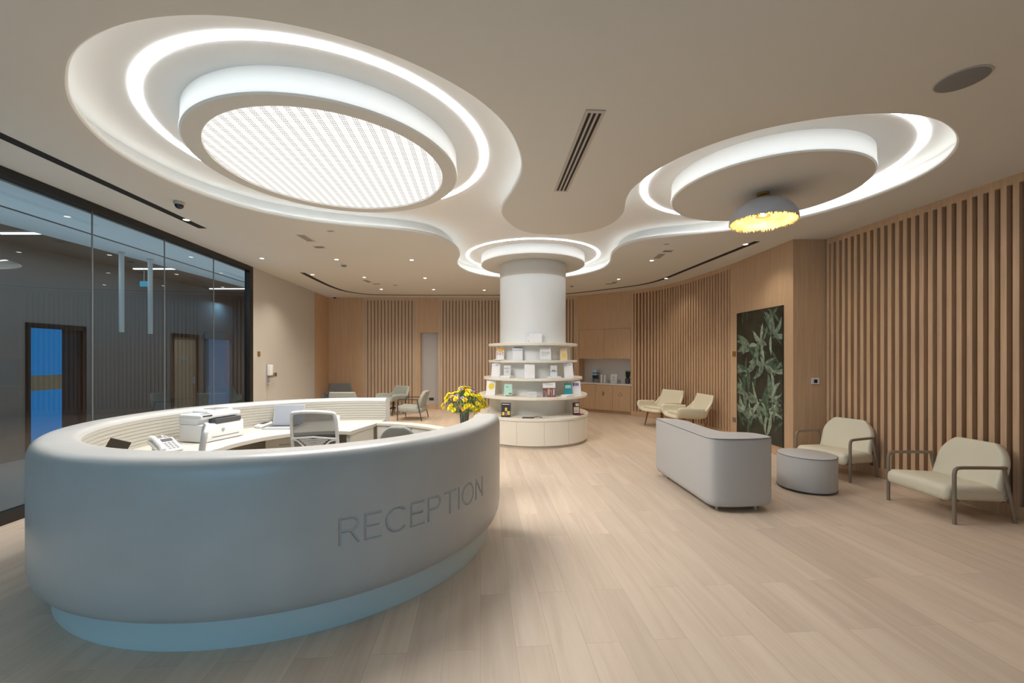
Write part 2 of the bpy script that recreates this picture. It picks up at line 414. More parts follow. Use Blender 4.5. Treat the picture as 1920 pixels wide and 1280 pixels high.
ceil = struct('ceiling', mb, M['ceiling'], smooth=True, sharp=25)
# recess: upright wall, and roof
mb = MB()
mb.grid([[(x, y, H + z) for x, y in OF(0.125)] for z in (0.05, RT)], close_v=True)
g = flat_with_holes([OF(0.125)], H + RT); me_ = bpy.data.meshes.new('t'); g.bm.to_mesh(me_); g.bm.free(); mb.bm.from_mesh(me_)
bmesh.ops.remove_doubles(mb.bm, verts=mb.bm.verts, dist=1e-4)
struct('ceiling_recess', mb, M['recess'], smooth=True, sharp=30)
# hidden cove strip lying on the ledge behind the lip
mb = MB()
mb.grid([[(x, y, H + z) for x, y in OF(o)] for o, z in ((0.118, 0.053), (0.118, 0.075), (0.1225, 0.075), (0.1225, 0.053))], close_u=True, close_v=True)
tag(obj('cove_light_strip', mb, M['cove']), 'white cove light strip tucked behind the lip of the flowing ceiling recess', 'light strip')
# slab over everything, keeps the plenum dark
mb = MB(); mb.poly([(x, y, H + 0.45) for x, y in [(-9, -4), (7, -4), (7, 14), (-9, 14)]])
struct('ceiling_slab', mb, M['corceil'])

def ring_light(r0, r1, c, label):
    mb = MB()
    mb.lathe([(r0, 0), (r1, 0), (r1, -0.006), (r0, -0.006), (r0, 0)], 128, (0, 0, 0), False, False)
    o = obj('ring_light', mb, M['led'], smooth=True); o.location = (c[0], c[1], H + RT - 0.001)
    return tag(o, label, 'ceiling light')
ring_light(1.365, 1.425, (-1.66, 3.888), 'large glowing white ring light around the lit lattice drum')
ring_light(1.195, 1.257, (2.70, 4.44), 'thin glowing ring light around the plain drum above the pendant lamp')
ring_light(1.235, 1.283, (0.40, 8.03), 'small glowing ring light around the top of the column')

def drum(name, c, r, label, inner=None):
    t = thing(name, label, 'ceiling feature', (c[0], c[1], H))
    mb = MB()
    pr = [(r - 0.01, RT), (r - 0.006, 0.06), (r, 0.03), (r - 0.004, 0.012), (r - 0.018, 0.0)]
    if inner: pr += [(inner + 0.004, 0.0), (inner, 0.004), (inner, 0.03)]
    mb.lathe(pr, 128, (0, 0, 0), False, not inner)
    obj('drum_body', mb, [M['ceiling'], M['recess']], t, True)
    b = t.children[0].data
    for p in b.polygons:
        zc = sum(b.vertices[v].co.z for v in p.vertices) / len(p.vertices)
        p.material_index = 1 if zc > 0.008 and len(p.vertices) == 4 and p.center.to_2d().length > r - 0.03 else 0
    return t
t = drum('lattice_drum', (-1.67, 3.89), 1.146, 'round ceiling drum with a glowing white lattice panel above the reception desk', 1.0)
mb = MB(); mb.lathe([(0.999, 0), (0.999, 0.01)], 96)
o = obj('lattice_panel', mb, M['lattice'], t); o.location = (0, 0, 0.012); o['label'] = 'glowing white lattice diffuser panel'
l = bpy.data.lights.new('lattice_glow', 'AREA'); l.shape = 'DISK'; l.size = 1.9; l.energy = PANEL; l.color = (1, .96, .91)
lo = bpy.data.objects.new('lattice_glow', l); COL.objects.link(lo); lo.parent = t; lo.location = (0, 0, 0.008)
drum('plain_drum', (2.69, 4.43), 0.925, 'plain round ceiling drum that the grey dome lamp hangs from')

# --- walls
def wall_strip(name, P, z0, z1, m, th=0.1, kind=True, smooth=False, side=1):
    """solid wall following plan points P, thickness on the left-hand side times side"""
    mb = MB(); V = [Vector(p) for p in P]; n = len(V); Q = []
    for i in range(n):
        t = (V[min(n - 1, i + 1)] - V[max(0, i - 1)]).normalized(); Q.append(V[i] + Vector((-t.y, t.x)) * th * side)
    rows = [[(p.x, p.y, z0), (p.x, p.y, z1), (q.x, q.y, z1), (q.x, q.y, z0)] for p, q in zip(V, Q)]
    R = mb.grid(rows, close_v=True); mb.cap(R[0]); mb.cap(R[-1])
    return struct(name, mb, m, smooth)
def slat_wall(name, P, pitch=0.0945, wd=0.048, dp=0.05, z0=0.0, z1=H, base=0.125, top=0.085, side=1, far=False):
    """P runs so that the wall body lies to the left times side; slats stand proud of a dark backing"""
    mb = MB(); L = 0; V = [Vector(p) for p in P]
    for i in range(len(V) - 1): L += (V[i + 1] - V[i]).length
    n = max(1, round((L - wd) / pitch)); pts = resample(P, L / max(1, n), False)
    def at(i):
        a = Vector(pts[max(0, i - 1)]); b = Vector(pts[min(len(pts) - 1, i + 1)]); t = (b - a).normalized()
        return Vector(pts[i]), t, Vector((-t.y, t.x)) * side
    for i in range(len(pts)):
        p, t, nn = at(i)
        if i == 0: p = p + t * wd / 2
        if i == len(pts) - 1: p = p - t * wd / 2
        a = p - t * wd / 2; b = p + t * wd / 2; d = nn * dp
        mb.prism([tuple(a), tuple(b), tuple(b + d), tuple(a + d)], z0 + base, z1 - top, 0)
    fine = resample(P, 0.15, False)
    W = [Vector(p) for p in fine]; m = len(W); Nn = []
    for i in range(m):
        t = (W[min(m - 1, i + 1)] - W[max(0, i - 1)]).normalized(); Nn.append(Vector((-t.y, t.x)) * side)
    def band(za, zb, o0, o1, mi):
        rows = [[(p.x + q.x * o0, p.y + q.y * o0, za), (p.x + q.x * o0, p.y + q.y * o0, zb), (p.x + q.x * o1, p.y + q.y * o1, zb), (p.x + q.x * o1, p.y + q.y * o1, za)] for p, q in zip(W, Nn)]
        R = mb.grid(rows, close_v=True, mi=mi); mb.cap(R[0], mi); mb.cap(R[-1], mi)
    band(z0, z0 + base, 0, dp, 0); band(z1 - top, z1, 0, dp, 0); band(z0, z1, dp, dp + 0.05, 1)
    return struct(name, mb, [M['slatfar'], M['slatfarback']] if far else [M['slat'], M['slatback']])

TH = 0.1
# left: glass partition from behind the camera to y 8.07, then plain wall, then wood return
wall_strip('wall_left_plain', [(LX(8.07), 8.07), (LX(11.13), 11.13)], 0, H, M['white_wall'])
wall_strip('wall_left_wood', [(LX(11.13), 11.13), (LX(YB), YB)], 0, H, M['wood'])
# back wall
wall_strip('wall_back_wood', [(LX(YB), YB), (-4.41, YB)], 0, H, M['wood'])
slat_wall('wall_back_slats', [(-4.41, YB), (-2.80, YB)], wd=.064, dp=.035, far=True)
mb = MB()
mb.box(-2.80, -2.70, YB, YB + .35, 0, H); mb.box(-2.70, -2.18, YB, YB + .35, 2.27, H); mb.box(-2.70, -2.18, YB + .08, YB + .35, 0, 0.14)
struct('wall_back_door_surround', mb, M['wood'])
t = thing('door_1', '', 'door'); del t['label']; del t['category']; t['kind'] = 'structure'; t.location = (-2.44, YB + .12, 0.14)
mb = MB(); mb.box(-.26, .26, 0, .04, 0, 2.13); obj('door_leaf', mb, M['greydoor'], t)
mb = MB(); mb.box(-.03, .11, -.008, 0, .12, .20, .002); obj('vent_plate', mb, M['dgrey'], t)
mb = MB()
for k in range(4): mb.box(-.02, .10, -.012, -.008, .132 + k * .017, .138 + k * .017)
obj('vent_slot', mb, M['black'], t.children[1])
slat_wall('wall_back_slats', [(-2.18, YB), (1.0, YB), (1.5, 12.06), (1.89, 11.86)], wd=.062, dp=.035, far=True)
# right side: curved slats, panel, return, long slat wall
slat_wall('wall_right_slats', slat_curve, dp=.07)
wall_strip('wall_right_wood', [(4.15, 7.8), (4.19, 6.16)], 0, H, M['wood'])
wall_strip('wall_right_return', [(4.19, 6.16), (RX(6.16) + .1, 6.16)], 0, H, M['wood'])
slat_wall('wall_right_slats', [(RX(6.14), 6.14), (RX(YF), YF)])
# fine reveal line under the ceiling on the wood panels
# wall behind the camera with a window towards the dusk sky
mb = MB()
mb.box(LX(YF) - .1, -4.1, YF - .1, YF, 0, H); mb.box(-0.3, RX(YF) + .1, YF - .1, YF, 0, H)
mb.box(-4.1, -0.3, YF - .1, YF, 0, .15); mb.box(-4.1, -0.3, YF - .1, YF, 2.6, H)
struct('wall_front', mb, M['white_wall'])
t = thing('window_2', '', 'x'); del t['label']; del t['category']; t['kind'] = 'structure'; t.location = (-2.2, YF - .05, 0)
mb = MB()
for x in (-1.9, -.65, .6, 1.85): mb.box(x, x + .05, -.03, .03, .15, 2.6)
mb.box(-1.9, 1.9, -.03, .03, .15, .20); mb.box(-1.9, 1.9, -.03, .03, 2.55, 2.6)
obj('window_frame', mb, M['black'], t)
mb = MB(); mb.box(-1.88, 1.88, -.004, .004, .2, 2.55); obj('window_pane', mb, M['clear'], t)

# glass partition = window_1
t = thing('window_1', '', 'x'); del t['label']; del t['category']; t['kind'] = 'structure'
def Lp(y, off=0.0): return Vector((LX(y) - off, y + 0))
def lbox(mb, y0, y1, o0, o1, z0, z1):
    a, b = Lp(y0, o0), Lp(y1, o0); c, d = Lp(y1, o1), Lp(y0, o1)
    mb.prism([tuple(a), tuple(b), tuple(c), tuple(d)], z0, z1)
mb = MB()
lbox(mb, YF, 8.07, 0, .10, H - .085, H); lbox(mb, YF, 8.07, 0, .10, 0, .105); lbox(mb, 7.95, 8.07, 0, .10, .105, H - .085)
obj('window_frame', mb, M['black'], t)
joints = [YF, -1.86, -.76, .34, 1.44, 2.54, 3.64, 4.74, 5.84, 6.93, 7.95]
mb = MB()
for y in joints[1:-1]: lbox(mb, y - .004, y + .004, .045, .06, .105, H - .085)
obj('glass_joint', mb, M['grille'], t)
for a, b in zip(joints[:-1], joints[1:]):
    mb = MB(); p, q = Lp(a + .006, .05), Lp(b - .006, .05)
    mb.poly([(p.x, p.y, .105), (q.x, q.y, .105), (q.x, q.y, H - .085), (p.x, p.y, H - .085)])
    obj('glass_pane', mb, M['glass'], t)

# --- corridor beyond the glass
CX = lambda y: -7.2 - 0.035 * y
mb = MB(); mb.poly([(-10, -4, -.002), (LX(-4) - .1, -4, -.002), (LX(14) - .1, 14, -.002), (-10, 14, -.002)]); struct('floor_corridor', mb, M['corfloor'])
mb = MB(); mb.poly([(-10, -4, 3.24), (-6.28, -4, 3.24), (-6.38, 14, 3.24), (-10, 14, 3.24)]); struct('ceiling_corridor', mb, M['corceil'])
mb = MB(); mb.prism([(-6.28, -4), (LX(-4) - .1, -4), (LX(14) - .1, 14), (-6.38, 14)], 3.20, 3.30)
struct('ceiling_soffit', mb, M['corsoff'])
mb = MB(); mb.prism([(-4.98, -4), (-4.955, -4), (-6.235, 14), (-6.26, 14)], 3.192, 3.201)
struct('trim_1', mb, M['black'])
mb = MB()
def cstrip(y0, y1, z0, z1):
    mb.prism([(CX(y0), y0), (CX(y1), y1), (CX(y1) - .1, y1), (CX(y0) - .1, y0)], z0, z1)
for y0, y1 in ((-4, 6.3), (7.22, 9.12), (9.95, 10.05), (11.2, 13)): cstrip(y0, y1, 0, 3.24)
for y0, y1 in ((6.3, 7.22), (9.12, 9.95), (10.05, 11.2)): cstrip(y0, y1, 2.08, 3.24)
struct('wall_corridor', mb, M['corwall'])
mb = MB(); mb.prism([(-9, 12.4), (LX(12.4) - .12, 12.4), (LX(12.4) - .12, 12.5), (-9, 12.5)], 0, 3.24); struct('wall_corridor_end', mb, M['corwall'])
def cdoor(n, y0, y1, leafs, frame_m):
    t = thing('door_%d' % n, '', 'x'); del t['label']; del t['category']; t['kind'] = 'structure'
    t.location = (CX((y0 + y1) / 2), (y0 + y1) / 2, 0); t.rotation_euler = (0, 0, math.atan2(y1 - y0, CX(y1) - CX(y0)) - PI / 2)
    h = (y1 - y0) / 2
    mb = MB(); mb.box(-.1, .02, -h, -h + .06, 0, 2.08); mb.box(-.1, .02, h - .06, h, 0, 2.08); mb.box(-.1, .02, -h, h, 2.0, 2.08)
    obj('door_frame', mb, frame_m, t)
    for a, b, z0, z1, m, nm in leafs:
        mb = MB(); mb.box(-.06, -.03, -h + a, -h + b, z0, z1); obj(nm, mb, m, t)
    return t
d = cdoor(2, 6.3, 7.22, [(.06, .56, .02, 1.02, M['bluelit'], 'lit_panel'), (.06, .56, 1.02, 1.26, M['tanband'], 'frosted_band'), (.06, .56, 1.26, 2.0, M['bluelit'], 'lit_panel'), (.56, .86, 0.02, 2.0, M['navy'], 'door_leaf')], M['black'])
d = cdoor(3, 9.12, 9.95, [(.06, .77, .02, 2.0, M['wood'], 'door_leaf')], M['black'])
mb = MB(); mb.box(-.03, .03, .24, .27, .92, 1.08, .004); obj('door_handle', mb, M['silver'], d)
mb = MB(); mb.box(-.03, -.022, -.10, -.02, 1.48, 1.56, .002); mb.box(-.03, -.022, .02, .10, 1.48, 1.56, .002); obj('sign_plate', mb, M['silver'], d)
d = cdoor(4, 10.05, 11.2, [(.0, .3, .02, 2.04, M['corwall'], 'door_leaf'), (.3, 1.15, .02, 2.04, M['bluelit2'], 'lit_panel')], M['corwall'])
for k, (x, y) in enumerate(((-6.5, 5.63), (-6.75, 7.9), (-6.98, 10.2))):
    mb = MB(); mb.box(-.48, .48, -.02, .02, -.015, 0, .003)
    o = obj('linear_light', mb, M['corled']); o.location = (x, y, 3.239)
    tag(o, ['bright strip light in the corridor ceiling nearest the camera, seen through the glass', 'middle bright strip light of the corridor ceiling seen through the glass', 'farthest bright strip light of the corridor ceiling seen through the glass'][k], 'strip light', 'strip lights in the corridor ceiling')
area('corridor_glow', (-6.5, 5.5, 3.2), (0, 0, 0), 0.2, 9, 36, (0.72, 0.88, 1.0))
area('corridor_uplight', (-5.35, 5, .05), (PI, 0, 0), .15, 13, 34, (0.72, 0.88, 1.0), math.radians(70))  # unseen fill lamp near the floor, added to brighten the pale soffit
area('blue_wall_wash', (-7.35, 10.65, 3.0), (0, math.radians(-12), 0), .2, .2, 5, (0.35, 0.7, 1.0))
for k, y in enumerate((5.5, 6.85)):
    pass
# red alarm sounder and small panel on corridor wall at the left edge
t = thing('fire_alarm_sounder', 'red round fire alarm on the corridor wall at the left edge of the view', 'fire alarm', (CX(5.45) + .02, 5.45, 2.46))
mb = MB(); mb.tube([(0, 0, 0), (.02, 0, 0), (.045, 0, 0), (.06, 0, 0)], [.06, .06, .055, .035], 20); obj('sounder_dome', mb, M['redlamp'], t, True)
mb = MB(); mb.box(-.02, 0, -.05, .05, -.16, -.06, .004); obj('bracket', mb, M['dgrey'], t)
t = thing('corridor_control_panel', 'small grey control panel on the corridor wall below the red alarm', 'control panel', (CX(5.4), 5.4, 1.38))
mb = MB(); mb.box(0, .03, -.07, .07, -.06, .06, .004); obj('housing', mb, M['silver'], t)
mb = MB(); mb.box(.03, .034, -.05, .05, -.01, .03); obj('screen', mb, M['screen'], t)
# two pale tubes modelled in place of upright bar reflections in the glass
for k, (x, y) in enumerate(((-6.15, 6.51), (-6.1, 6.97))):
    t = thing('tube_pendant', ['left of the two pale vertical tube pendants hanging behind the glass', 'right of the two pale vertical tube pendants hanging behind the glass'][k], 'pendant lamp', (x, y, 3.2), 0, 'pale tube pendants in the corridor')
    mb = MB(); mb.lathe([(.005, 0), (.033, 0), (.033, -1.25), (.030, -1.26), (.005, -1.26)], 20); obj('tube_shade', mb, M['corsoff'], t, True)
    mb = MB(); mb.lathe([(.045, 0), (.045, -.01)], 20); obj('ceiling_rose', mb, M['silver'], t, True)  # top disc of the stand-in tube
exit_m = emis('cyan_exit_glow', (0.03, 0.28, 0.42), 1.0)
t = thing('exit_sign', 'small glowing blue exit sign hanging in the corridor behind the glass', 'exit sign', (-6.9, 7.75, 2.92))
mb = MB(); mb.box(-.07, .07, -.012, .012, -.05, .05, .003); obj('sign_face', mb, exit_m, t)
mb = MB(); mb.tube([(0, 0, .05), (0, 0, .32)], .005, 6); obj('hanger', mb, M['silver'], t)

# ------------------------------------------------------------------ reception desk
DC = (-1.80, 3.69); DA, DB = 1.69, 1.62
def el(t, o=0.0, z=None):
    """point on the desk oval at angle t (degrees) moved outward by o"""
    r = math.radians(t); c, s = math.cos(r), math.sin(r)
    n = Vector((c / DA, s / DB)).normalized()
    p = (DC[0] + DA * c + n.x * o, DC[1] + DB * s + n.y * o)
    return p if z is None else (p[0], p[1], z)
RZ = 1.035
desk = thing('reception_desk', 'large round grey cement reception desk with RECEPTION cut into its front', 'reception desk', (0, 0, 0))
# letters as strokes in a unit box (width, strokes)
def arc(cx, cy, rx, ry, a0, a1, n=14):
    return [(cx + rx * math.cos(math.radians(a0 + (a1 - a0) * i / n)), cy + ry * math.sin(math.radians(a0 + (a1 - a0) * i / n))) for i in range(n + 1)]
LET = {
 'R': [[(0, 0), (0, 1)], [(0, 1), (.42, 1)] + arc(.42, .74, .26, .26, 90, -90)[1:] + [(0, .48)], [(.40, .48), (.70, 0)]],
 'E': [[(.62, 0), (0, 0), (0, 1), (.62, 1)], [(0, .52), (.54, .52)]],
 'C': [arc(.47, .5, .47, .5, 48, 312, 22)],
 'P': [[(0, 0), (0, 1)], [(0, 1), (.42, 1)] + arc(.42, .74, .26, .26, 90, -90)[1:] + [(0, .48)]],
 'T': [[(0, 1), (.72, 1)], [(.36, 1), (.36, 0)]],
 'I': [[(.0, 0), (.0, 1)]],
 'O': [arc(.48, .5, .48, .5, 0, 360, 28)],
 'N': [[(0, 0), (0, 1), (.68, 0), (.68, 1)]]}
LW = {'R': .70, 'E': .62, 'C': .86, 'P': .68, 'T': .72, 'I': 0.0, 'O': .96, 'N': .68}
T0, T1 = -59.9, -21.2
arc_len = 0; N_ = 400
tab = []
for i in range(N_ + 1):
    t = T0 + (T1 - T0) * i / N_
    if i: arc_len += (Vector(el(t)) - Vector(el(tp))).length
    tab.append((arc_len, t)); tp = t
LH = 0.140; LZ = 0.512
word = 'RECEPTION'
# letter starts measured off the photo, as angle along the oval
tot = sum(LW[c] for c in word) * LH; gap = (arc_len - tot) / (len(word) - 1)
SEG = []; u = 0
for c in word:
    for st in LET[c]:
        for a, b in zip(st[:-1], st[1:]): SEG.append((u + a[0] * LH, LZ + a[1] * LH, u + b[0] * LH, LZ + b[1] * LH))
    u += LW[c] * LH + gap
def groove(u, z):
    dm = 9
    for x0, z0, x1, z1 in SEG:
        if u < min(x0, x1) - .02 or u > max(x0, x1) + .02: continue
        dx, dz = x1 - x0, z1 - z0; l = dx * dx + dz * dz
        k = max(0, min(1, ((u - x0) * dx + (z - z0) * dz) / l)) if l else 0
        d = math.hypot(u - x0 - k * dx, z - z0 - k * dz)
        if d < dm: dm = d
    x = (0.0075 - dm) / 0.002
    x = max(0, min(1, x)); return 0.0078 * x * x * (3 - 2 * x)
def t_of(u):
    for (a, ta), (b, tb) in zip(tab[:-1], tab[1:]):
        if b >= u: return ta + (tb - ta) * (u - a) / (b - a)
    return T1
E0, E1 = 82.0, 362.5
# columns: coarse round the back, fine under the lettering
ts = []; t = E0
while t < 360 + T0 - 1.2: ts.append((t, None)); t += 1.6
nf = int((arc_len + .05) / 0.003)
for i in range(nf + 1):
    u = -.025 + i * 0.003
    tt = T0 + (u / 1.65) * 57.3 * 1.0 if u < 0 else (t_of(u) if u <= arc_len else T1 + (u - arc_len) / 1.65 * 57.3)
    ts.append((360 + tt, u))
t = ts[-1][0] + 1.6
while t < E1 - .8: ts.append((t, None)); t += 1.6
ts.append((E1, None))
# outer profile from bottom inside edge up, over the rim and down inside: (offset, z)
op = [(-.14, .175), (-.10, .17), (-.055, .178), (-.025, .20), (-.008, .24), (0, .30)] + [(0, z) for z in (.38, .44, .48)]
z = LZ - .016
while z < LZ + LH + .016: op.append((0, z)); z += .003
op += [(0, .70), (0, .78), (0, .86), (0, .93), (-.002, .965), (-.010, .995), (-.025, 1.018), (-.045, 1.031), (-.07, RZ)]
n_outer = len(op)
def build_wall(tlist, wth=0.235):
    rows = []
    for tt, u in tlist:
        row = []
        for o, z in op:
            if u is not None and o == 0 and abs(z - LZ - LH / 2) < LH / 2 + .02: o = -groove(u, z)
            row.append(el(tt, o, z))
        f = max(0, min(1, (tt - 100) / 60)); wt = 0.12 + (wth - 0.12) * f
        for o, z in ((-wt + .045, RZ), (-wt + .02, 1.031), (-wt + .004, 1.018), (-wt, .995)): row.append(el(tt, o, z))
        rows.append(row)
    return rows
mb = MB(); R = mb.grid(build_wall(ts)); 
obj('desk_shell', mb, M['cement'], desk, True, sharp=50)
# inner lining, ribbed cream
mb = MB(); rows = []
zz = [0.0, 0.70]; z = 0.76
while z < .985: zz += [z, z + .022, z + .024, z + .028]; z += .030
zz.append(.996)
for tt, u in [x for i, x in enumerate(ts) if x[1] is None or i % 8 == 0] + [ts[-1]]:
    f = max(0, min(1, (tt - 100) / 60)); wt = 0.12 + (0.235 - 0.12) * f
    rows.append([el(tt, -wt - (0.0 if (k - 2) % 4 in (0, 1) or k < 2 else -.004), z) for k, z in enumerate(zz)])
mb.grid(rows); obj('inner_lining', mb, M['lining'], desk, True, sharp=20)
# end caps
def endcap(tt, wt, m, nm):
    mb = MB()
    pts = [el(tt, o, z) for o, z in [(-.14, 0.0), (-.14, .175)] + [q for q in op[1:] if not (LZ - .02 < q[1] < LZ + LH + .02)]]
    pts += [el(tt, -wt + .045, RZ), el(tt, -wt + .02, 1.031), el(tt, -wt, 1.0), el(tt, -wt, 0)] if wt > .15 else [el(tt, -wt + .03, 1.03), el(tt, -wt, 1.0), el(tt, -wt, .175)]
    mb.poly(pts); obj(nm, mb, m, desk)
endcap(E0, .12, M['white'], 'end_panel'); endcap(E1, .235, M['cement'], 'end_panel')
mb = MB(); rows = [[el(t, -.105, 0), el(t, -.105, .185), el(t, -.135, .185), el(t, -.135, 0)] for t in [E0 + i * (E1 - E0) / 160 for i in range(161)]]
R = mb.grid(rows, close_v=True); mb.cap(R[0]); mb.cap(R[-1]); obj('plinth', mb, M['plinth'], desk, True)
# low part closing the ring on the far right
mb = MB(); rows = []
for i in range(41):
    t = 3 + i * (E0 - 3) / 40
    rows.append([el(t, -.24, 0), el(t, -.24, .735), el(t, -.36, .735), el(t, -.36, 0)])
R = mb.grid(rows, close_v=True); mb.cap(R[0]); mb.cap(R[-1]); low = obj('low_cabinet', mb, M['cream'], desk, True, sharp=30)
mb = MB(); rows = []
for i in range(41):
    t = 3 + i * (E0 - 3) / 40
    rows.append([el(t, -.23, .735), el(t, -.23, .76), el(t, -.37, .76), el(t, -.37, .735)])
R = mb.grid(rows, close_v=True); mb.cap(R[0]); mb.cap(R[-1]); obj('low_top', mb, M['cream'], desk, True, sharp=30)
for t in (62, 42, 22):
    mb = MB(); a, b, c, d = el(t - .12, -.363), el(t + .12, -.363), el(t + .12, -.359), el(t - .12, -.359)
    mb.prism([a, b, c, d], .08, .73); obj('panel_seam', mb, M['dgrey'], low)
# worktop inside
mb = MB(); rows = []
for i in range(81):
    t = 82.2 + (i * .7 if i < 4 else 2.8 + (i - 4) * (232 - 85) / 76)
    f = max(0, min(1, (t - 100) / 60)); wt = 0.12 + .115 * f
    wid = .80 - .08 * min(1, max(0, (t - 84) / 40)) if t > 84.2 else 0.30 + .50 * (t - 82.2) / 2.1
    if t > 190: wid = 0.72 - .22 * (t - 190) / 42
    rows.append([el(t, -wt - .002, .725), el(t, -wt - .002, .76), el(t, -wt - wid, .76), el(t, -wt - wid, .725)])
R = mb.grid(rows, close_v=True); mb.cap(R[0]); mb.cap(R[-1])
wt_ = tag(obj('curved_worktop', mb, M['cream'], None, True, sharp=30), 'cream curved worktop running along the inside of the reception desk', 'worktop')
mb = MB(); a, b = el(84.6, -.90), el(82.6, -.42); mb.prism([a, b, (b[0] - .03, b[1] + .005), (a[0] - .035, a[1] + .005)], 0, .724); obj('side_panel', mb, M['cream'], desk)
mb = MB(); a, b = el(86.2, -.90), el(86.2, -.13); mb.prism([a, b, (b[0] - .02, b[1]), (a[0] - .02, a[1])], 0, .724); obj('side_panel', mb, M['lining'], desk)
def pedestal(loc, rz, wdt, dep, label, drawers=3):
    t = thing('drawer_pedestal', label, 'drawer unit', (*loc, 0), rz)
    mb = MB(); mb.box(-wdt / 2, wdt / 2, 0, dep, .02, .723, .003); obj('carcass', mb, M['cream'], t)
    hh = .70 / drawers
    for k in range(drawers):
        z0 = .03 + k * hh * .97
        mb = MB(); mb.box(-wdt / 2 + .006, wdt / 2 - .006, -.018, -.001, z0, z0 + hh * .95, .003); d = obj('drawer', mb, M['cream'], t)
        mb = MB(); mb.box(-.07, .07, -.03, -.018, z0 + hh * .6, z0 + hh * .6 + .012, .003); obj('handle', mb, M['trimtaupe'], d)
pedestal((-2.36, 4.34), math.radians(10), .42, .5, 'cream drawer unit under the worktop left of the mesh chair')

# --- office chairs
def office_chair(loc, rz, label, solid=False):
    t = thing('office_chair', label, 'office chair', (*loc, 0), rz)
    mb = MB()
    for k in range(5):
        a = 2 * PI * k / 5 + .3
        mb.tube([(0, 0, .12), (.14 * math.cos(a), .14 * math.sin(a), .10), (.28 * math.cos(a), .28 * math.sin(a), .07)], [.03, .025, .018], 8)
    base = obj('base', mb, M['white'], t, True)
    for k in range(5):
        a = 2 * PI * k / 5 + .3; x, y = .28 * math.cos(a), .28 * math.sin(a)
        mb = MB(); mb.tube([(x - .02, y, .03), (x + .02, y, .03)], .03, 14); obj('caster', mb, M['dgrey'], base, True)
    mb = MB(); mb.tube([(0, 0, .10), (0, 0, .40)], .025, 12); obj('gas_lift', mb, M['silver'], t, True)
    mb = MB(); mb.box(-.24, .24, -.22, .24, .42, .49, .03, 4); obj('seat', mb, M['mesh'], t, True)
    # backrest plane: x across, z up, at y = -.22 (front is +y), slightly leaning and curved
    def bp(x, z): return (x, -.23 - (z - .5) * .12 + .35 * x * x, z)
    if solid:
        rows = []
        for j in range(13):
            zz_ = .50 + j * .43 / 12; wd = .19 * math.sqrt(max(.08, 1 - max(0, (zz_ - .70) / .24) ** 2.6))
            rows.append([bp(-wd + 2 * wd * i / 10, zz_) for i in range(11)])
        mb = MB(); mb.grid(rows); mods(obj('backrest', mb, M['dgreyfab'], t, True), 1, .035)
    else:
        W_ = .21; out = []
        for x, z in [(-W_, .52), (-W_, .70), (-W_, .90), (-W_ + .01, 1.02), (-W_ + .05, 1.045), (0, 1.055), (W_ - .05, 1.045), (W_ - .01, 1.02), (W_, .90), (W_, .70), (W_, .52), (W_ - .03, .49), (0, .485), (-W_ + .03, .49)]:
            out.append(bp(x, z))
        mb = MB(); mb.tube(catmull(out, 5), .016, 10, closed=True); fr = obj('back_frame', mb, M['white'], t, True)
        rows = [[bp(-W_ + .01 + (2 * W_ - .02) * i / 10, .50 + j * .54 / 12) for i in range(11)] for j in range(13)]
        mb = MB(); mb.grid(rows); obj('back_mesh', mb, meshmat, t, True)
        # lumbar support: pale boat-shaped pad with slots
        for j in range(5):
            zz_ = .735 + j * .016; wd = .07 + .020 * j
            mb = MB(); mb.tube([tuple(Vector(bp(-wd + 2 * wd * i / 8, zz_ + .012 * abs(i - 4) / 4)) + Vector((0, -.012, 0))) for i in range(9)], .006, 6)
            obj('lumbar_rib', mb, M['white'], fr, True)
        mb = MB(); mb.tube([tuple(Vector(bp(-W_ + 2 * W_ * i / 12, .805 + .018 * (1 - abs(i - 6) / 6) - .11 * max(0, 1 - abs(i - 6) / 4) * 0)) + Vector((0, -.010, 0))) for i in range(13)], .009, 6)
        mb.tube([tuple(Vector(bp(x, z)) + Vector((0, -.012, 0))) for x, z in ((-W_, .80), (-.15, .785), (-.09, .73), (-.06, .72), (.06, .72), (.09, .73), (.15, .785), (W_, .80))], .008, 6)
        obj('lumbar_frame', mb, M['white'], fr, True)
    mb = MB()
    mb.tube([(0, -.02, .41), (0, -.22, .41), (0, -.27, .48), (0, -.27, .62)], .018, 8); obj('back_stem', mb, M['dgrey'], t, True)
    return t
meshmat = bpy.data.materials.new('see_through_mesh'); meshmat.use_nodes = True
nt = meshmat.node_tree; nt.nodes.clear()
d_ = nt.nodes.new('ShaderNodeBsdfDiffuse'); d_.inputs[0].default_value = (.13, .13, .12, 1); tr = nt.nodes.new('ShaderNodeBsdfTransparent')
mx = nt.nodes.new('ShaderNodeMixShader'); mx.inputs[0].default_value = .80; oo = nt.nodes.new('ShaderNodeOutputMaterial')
nt.links.new(tr.outputs[0], mx.inputs[1]); nt.links.new(d_.outputs[0], mx.inputs[2]); nt.links.new(mx.outputs[0], oo.inputs[0])
office_chair((-1.79, 4.03), math.radians(-3), 'white framed office chair with grey mesh back facing the worktop laptop')
office_chair((-2.42, 2.79), math.radians(127), 'white framed office chair seen edge-on in front of the printer')
office_chair((-1.0, 3.98), math.radians(-5), 'low grey office chair at the right inside the desk ring', True)

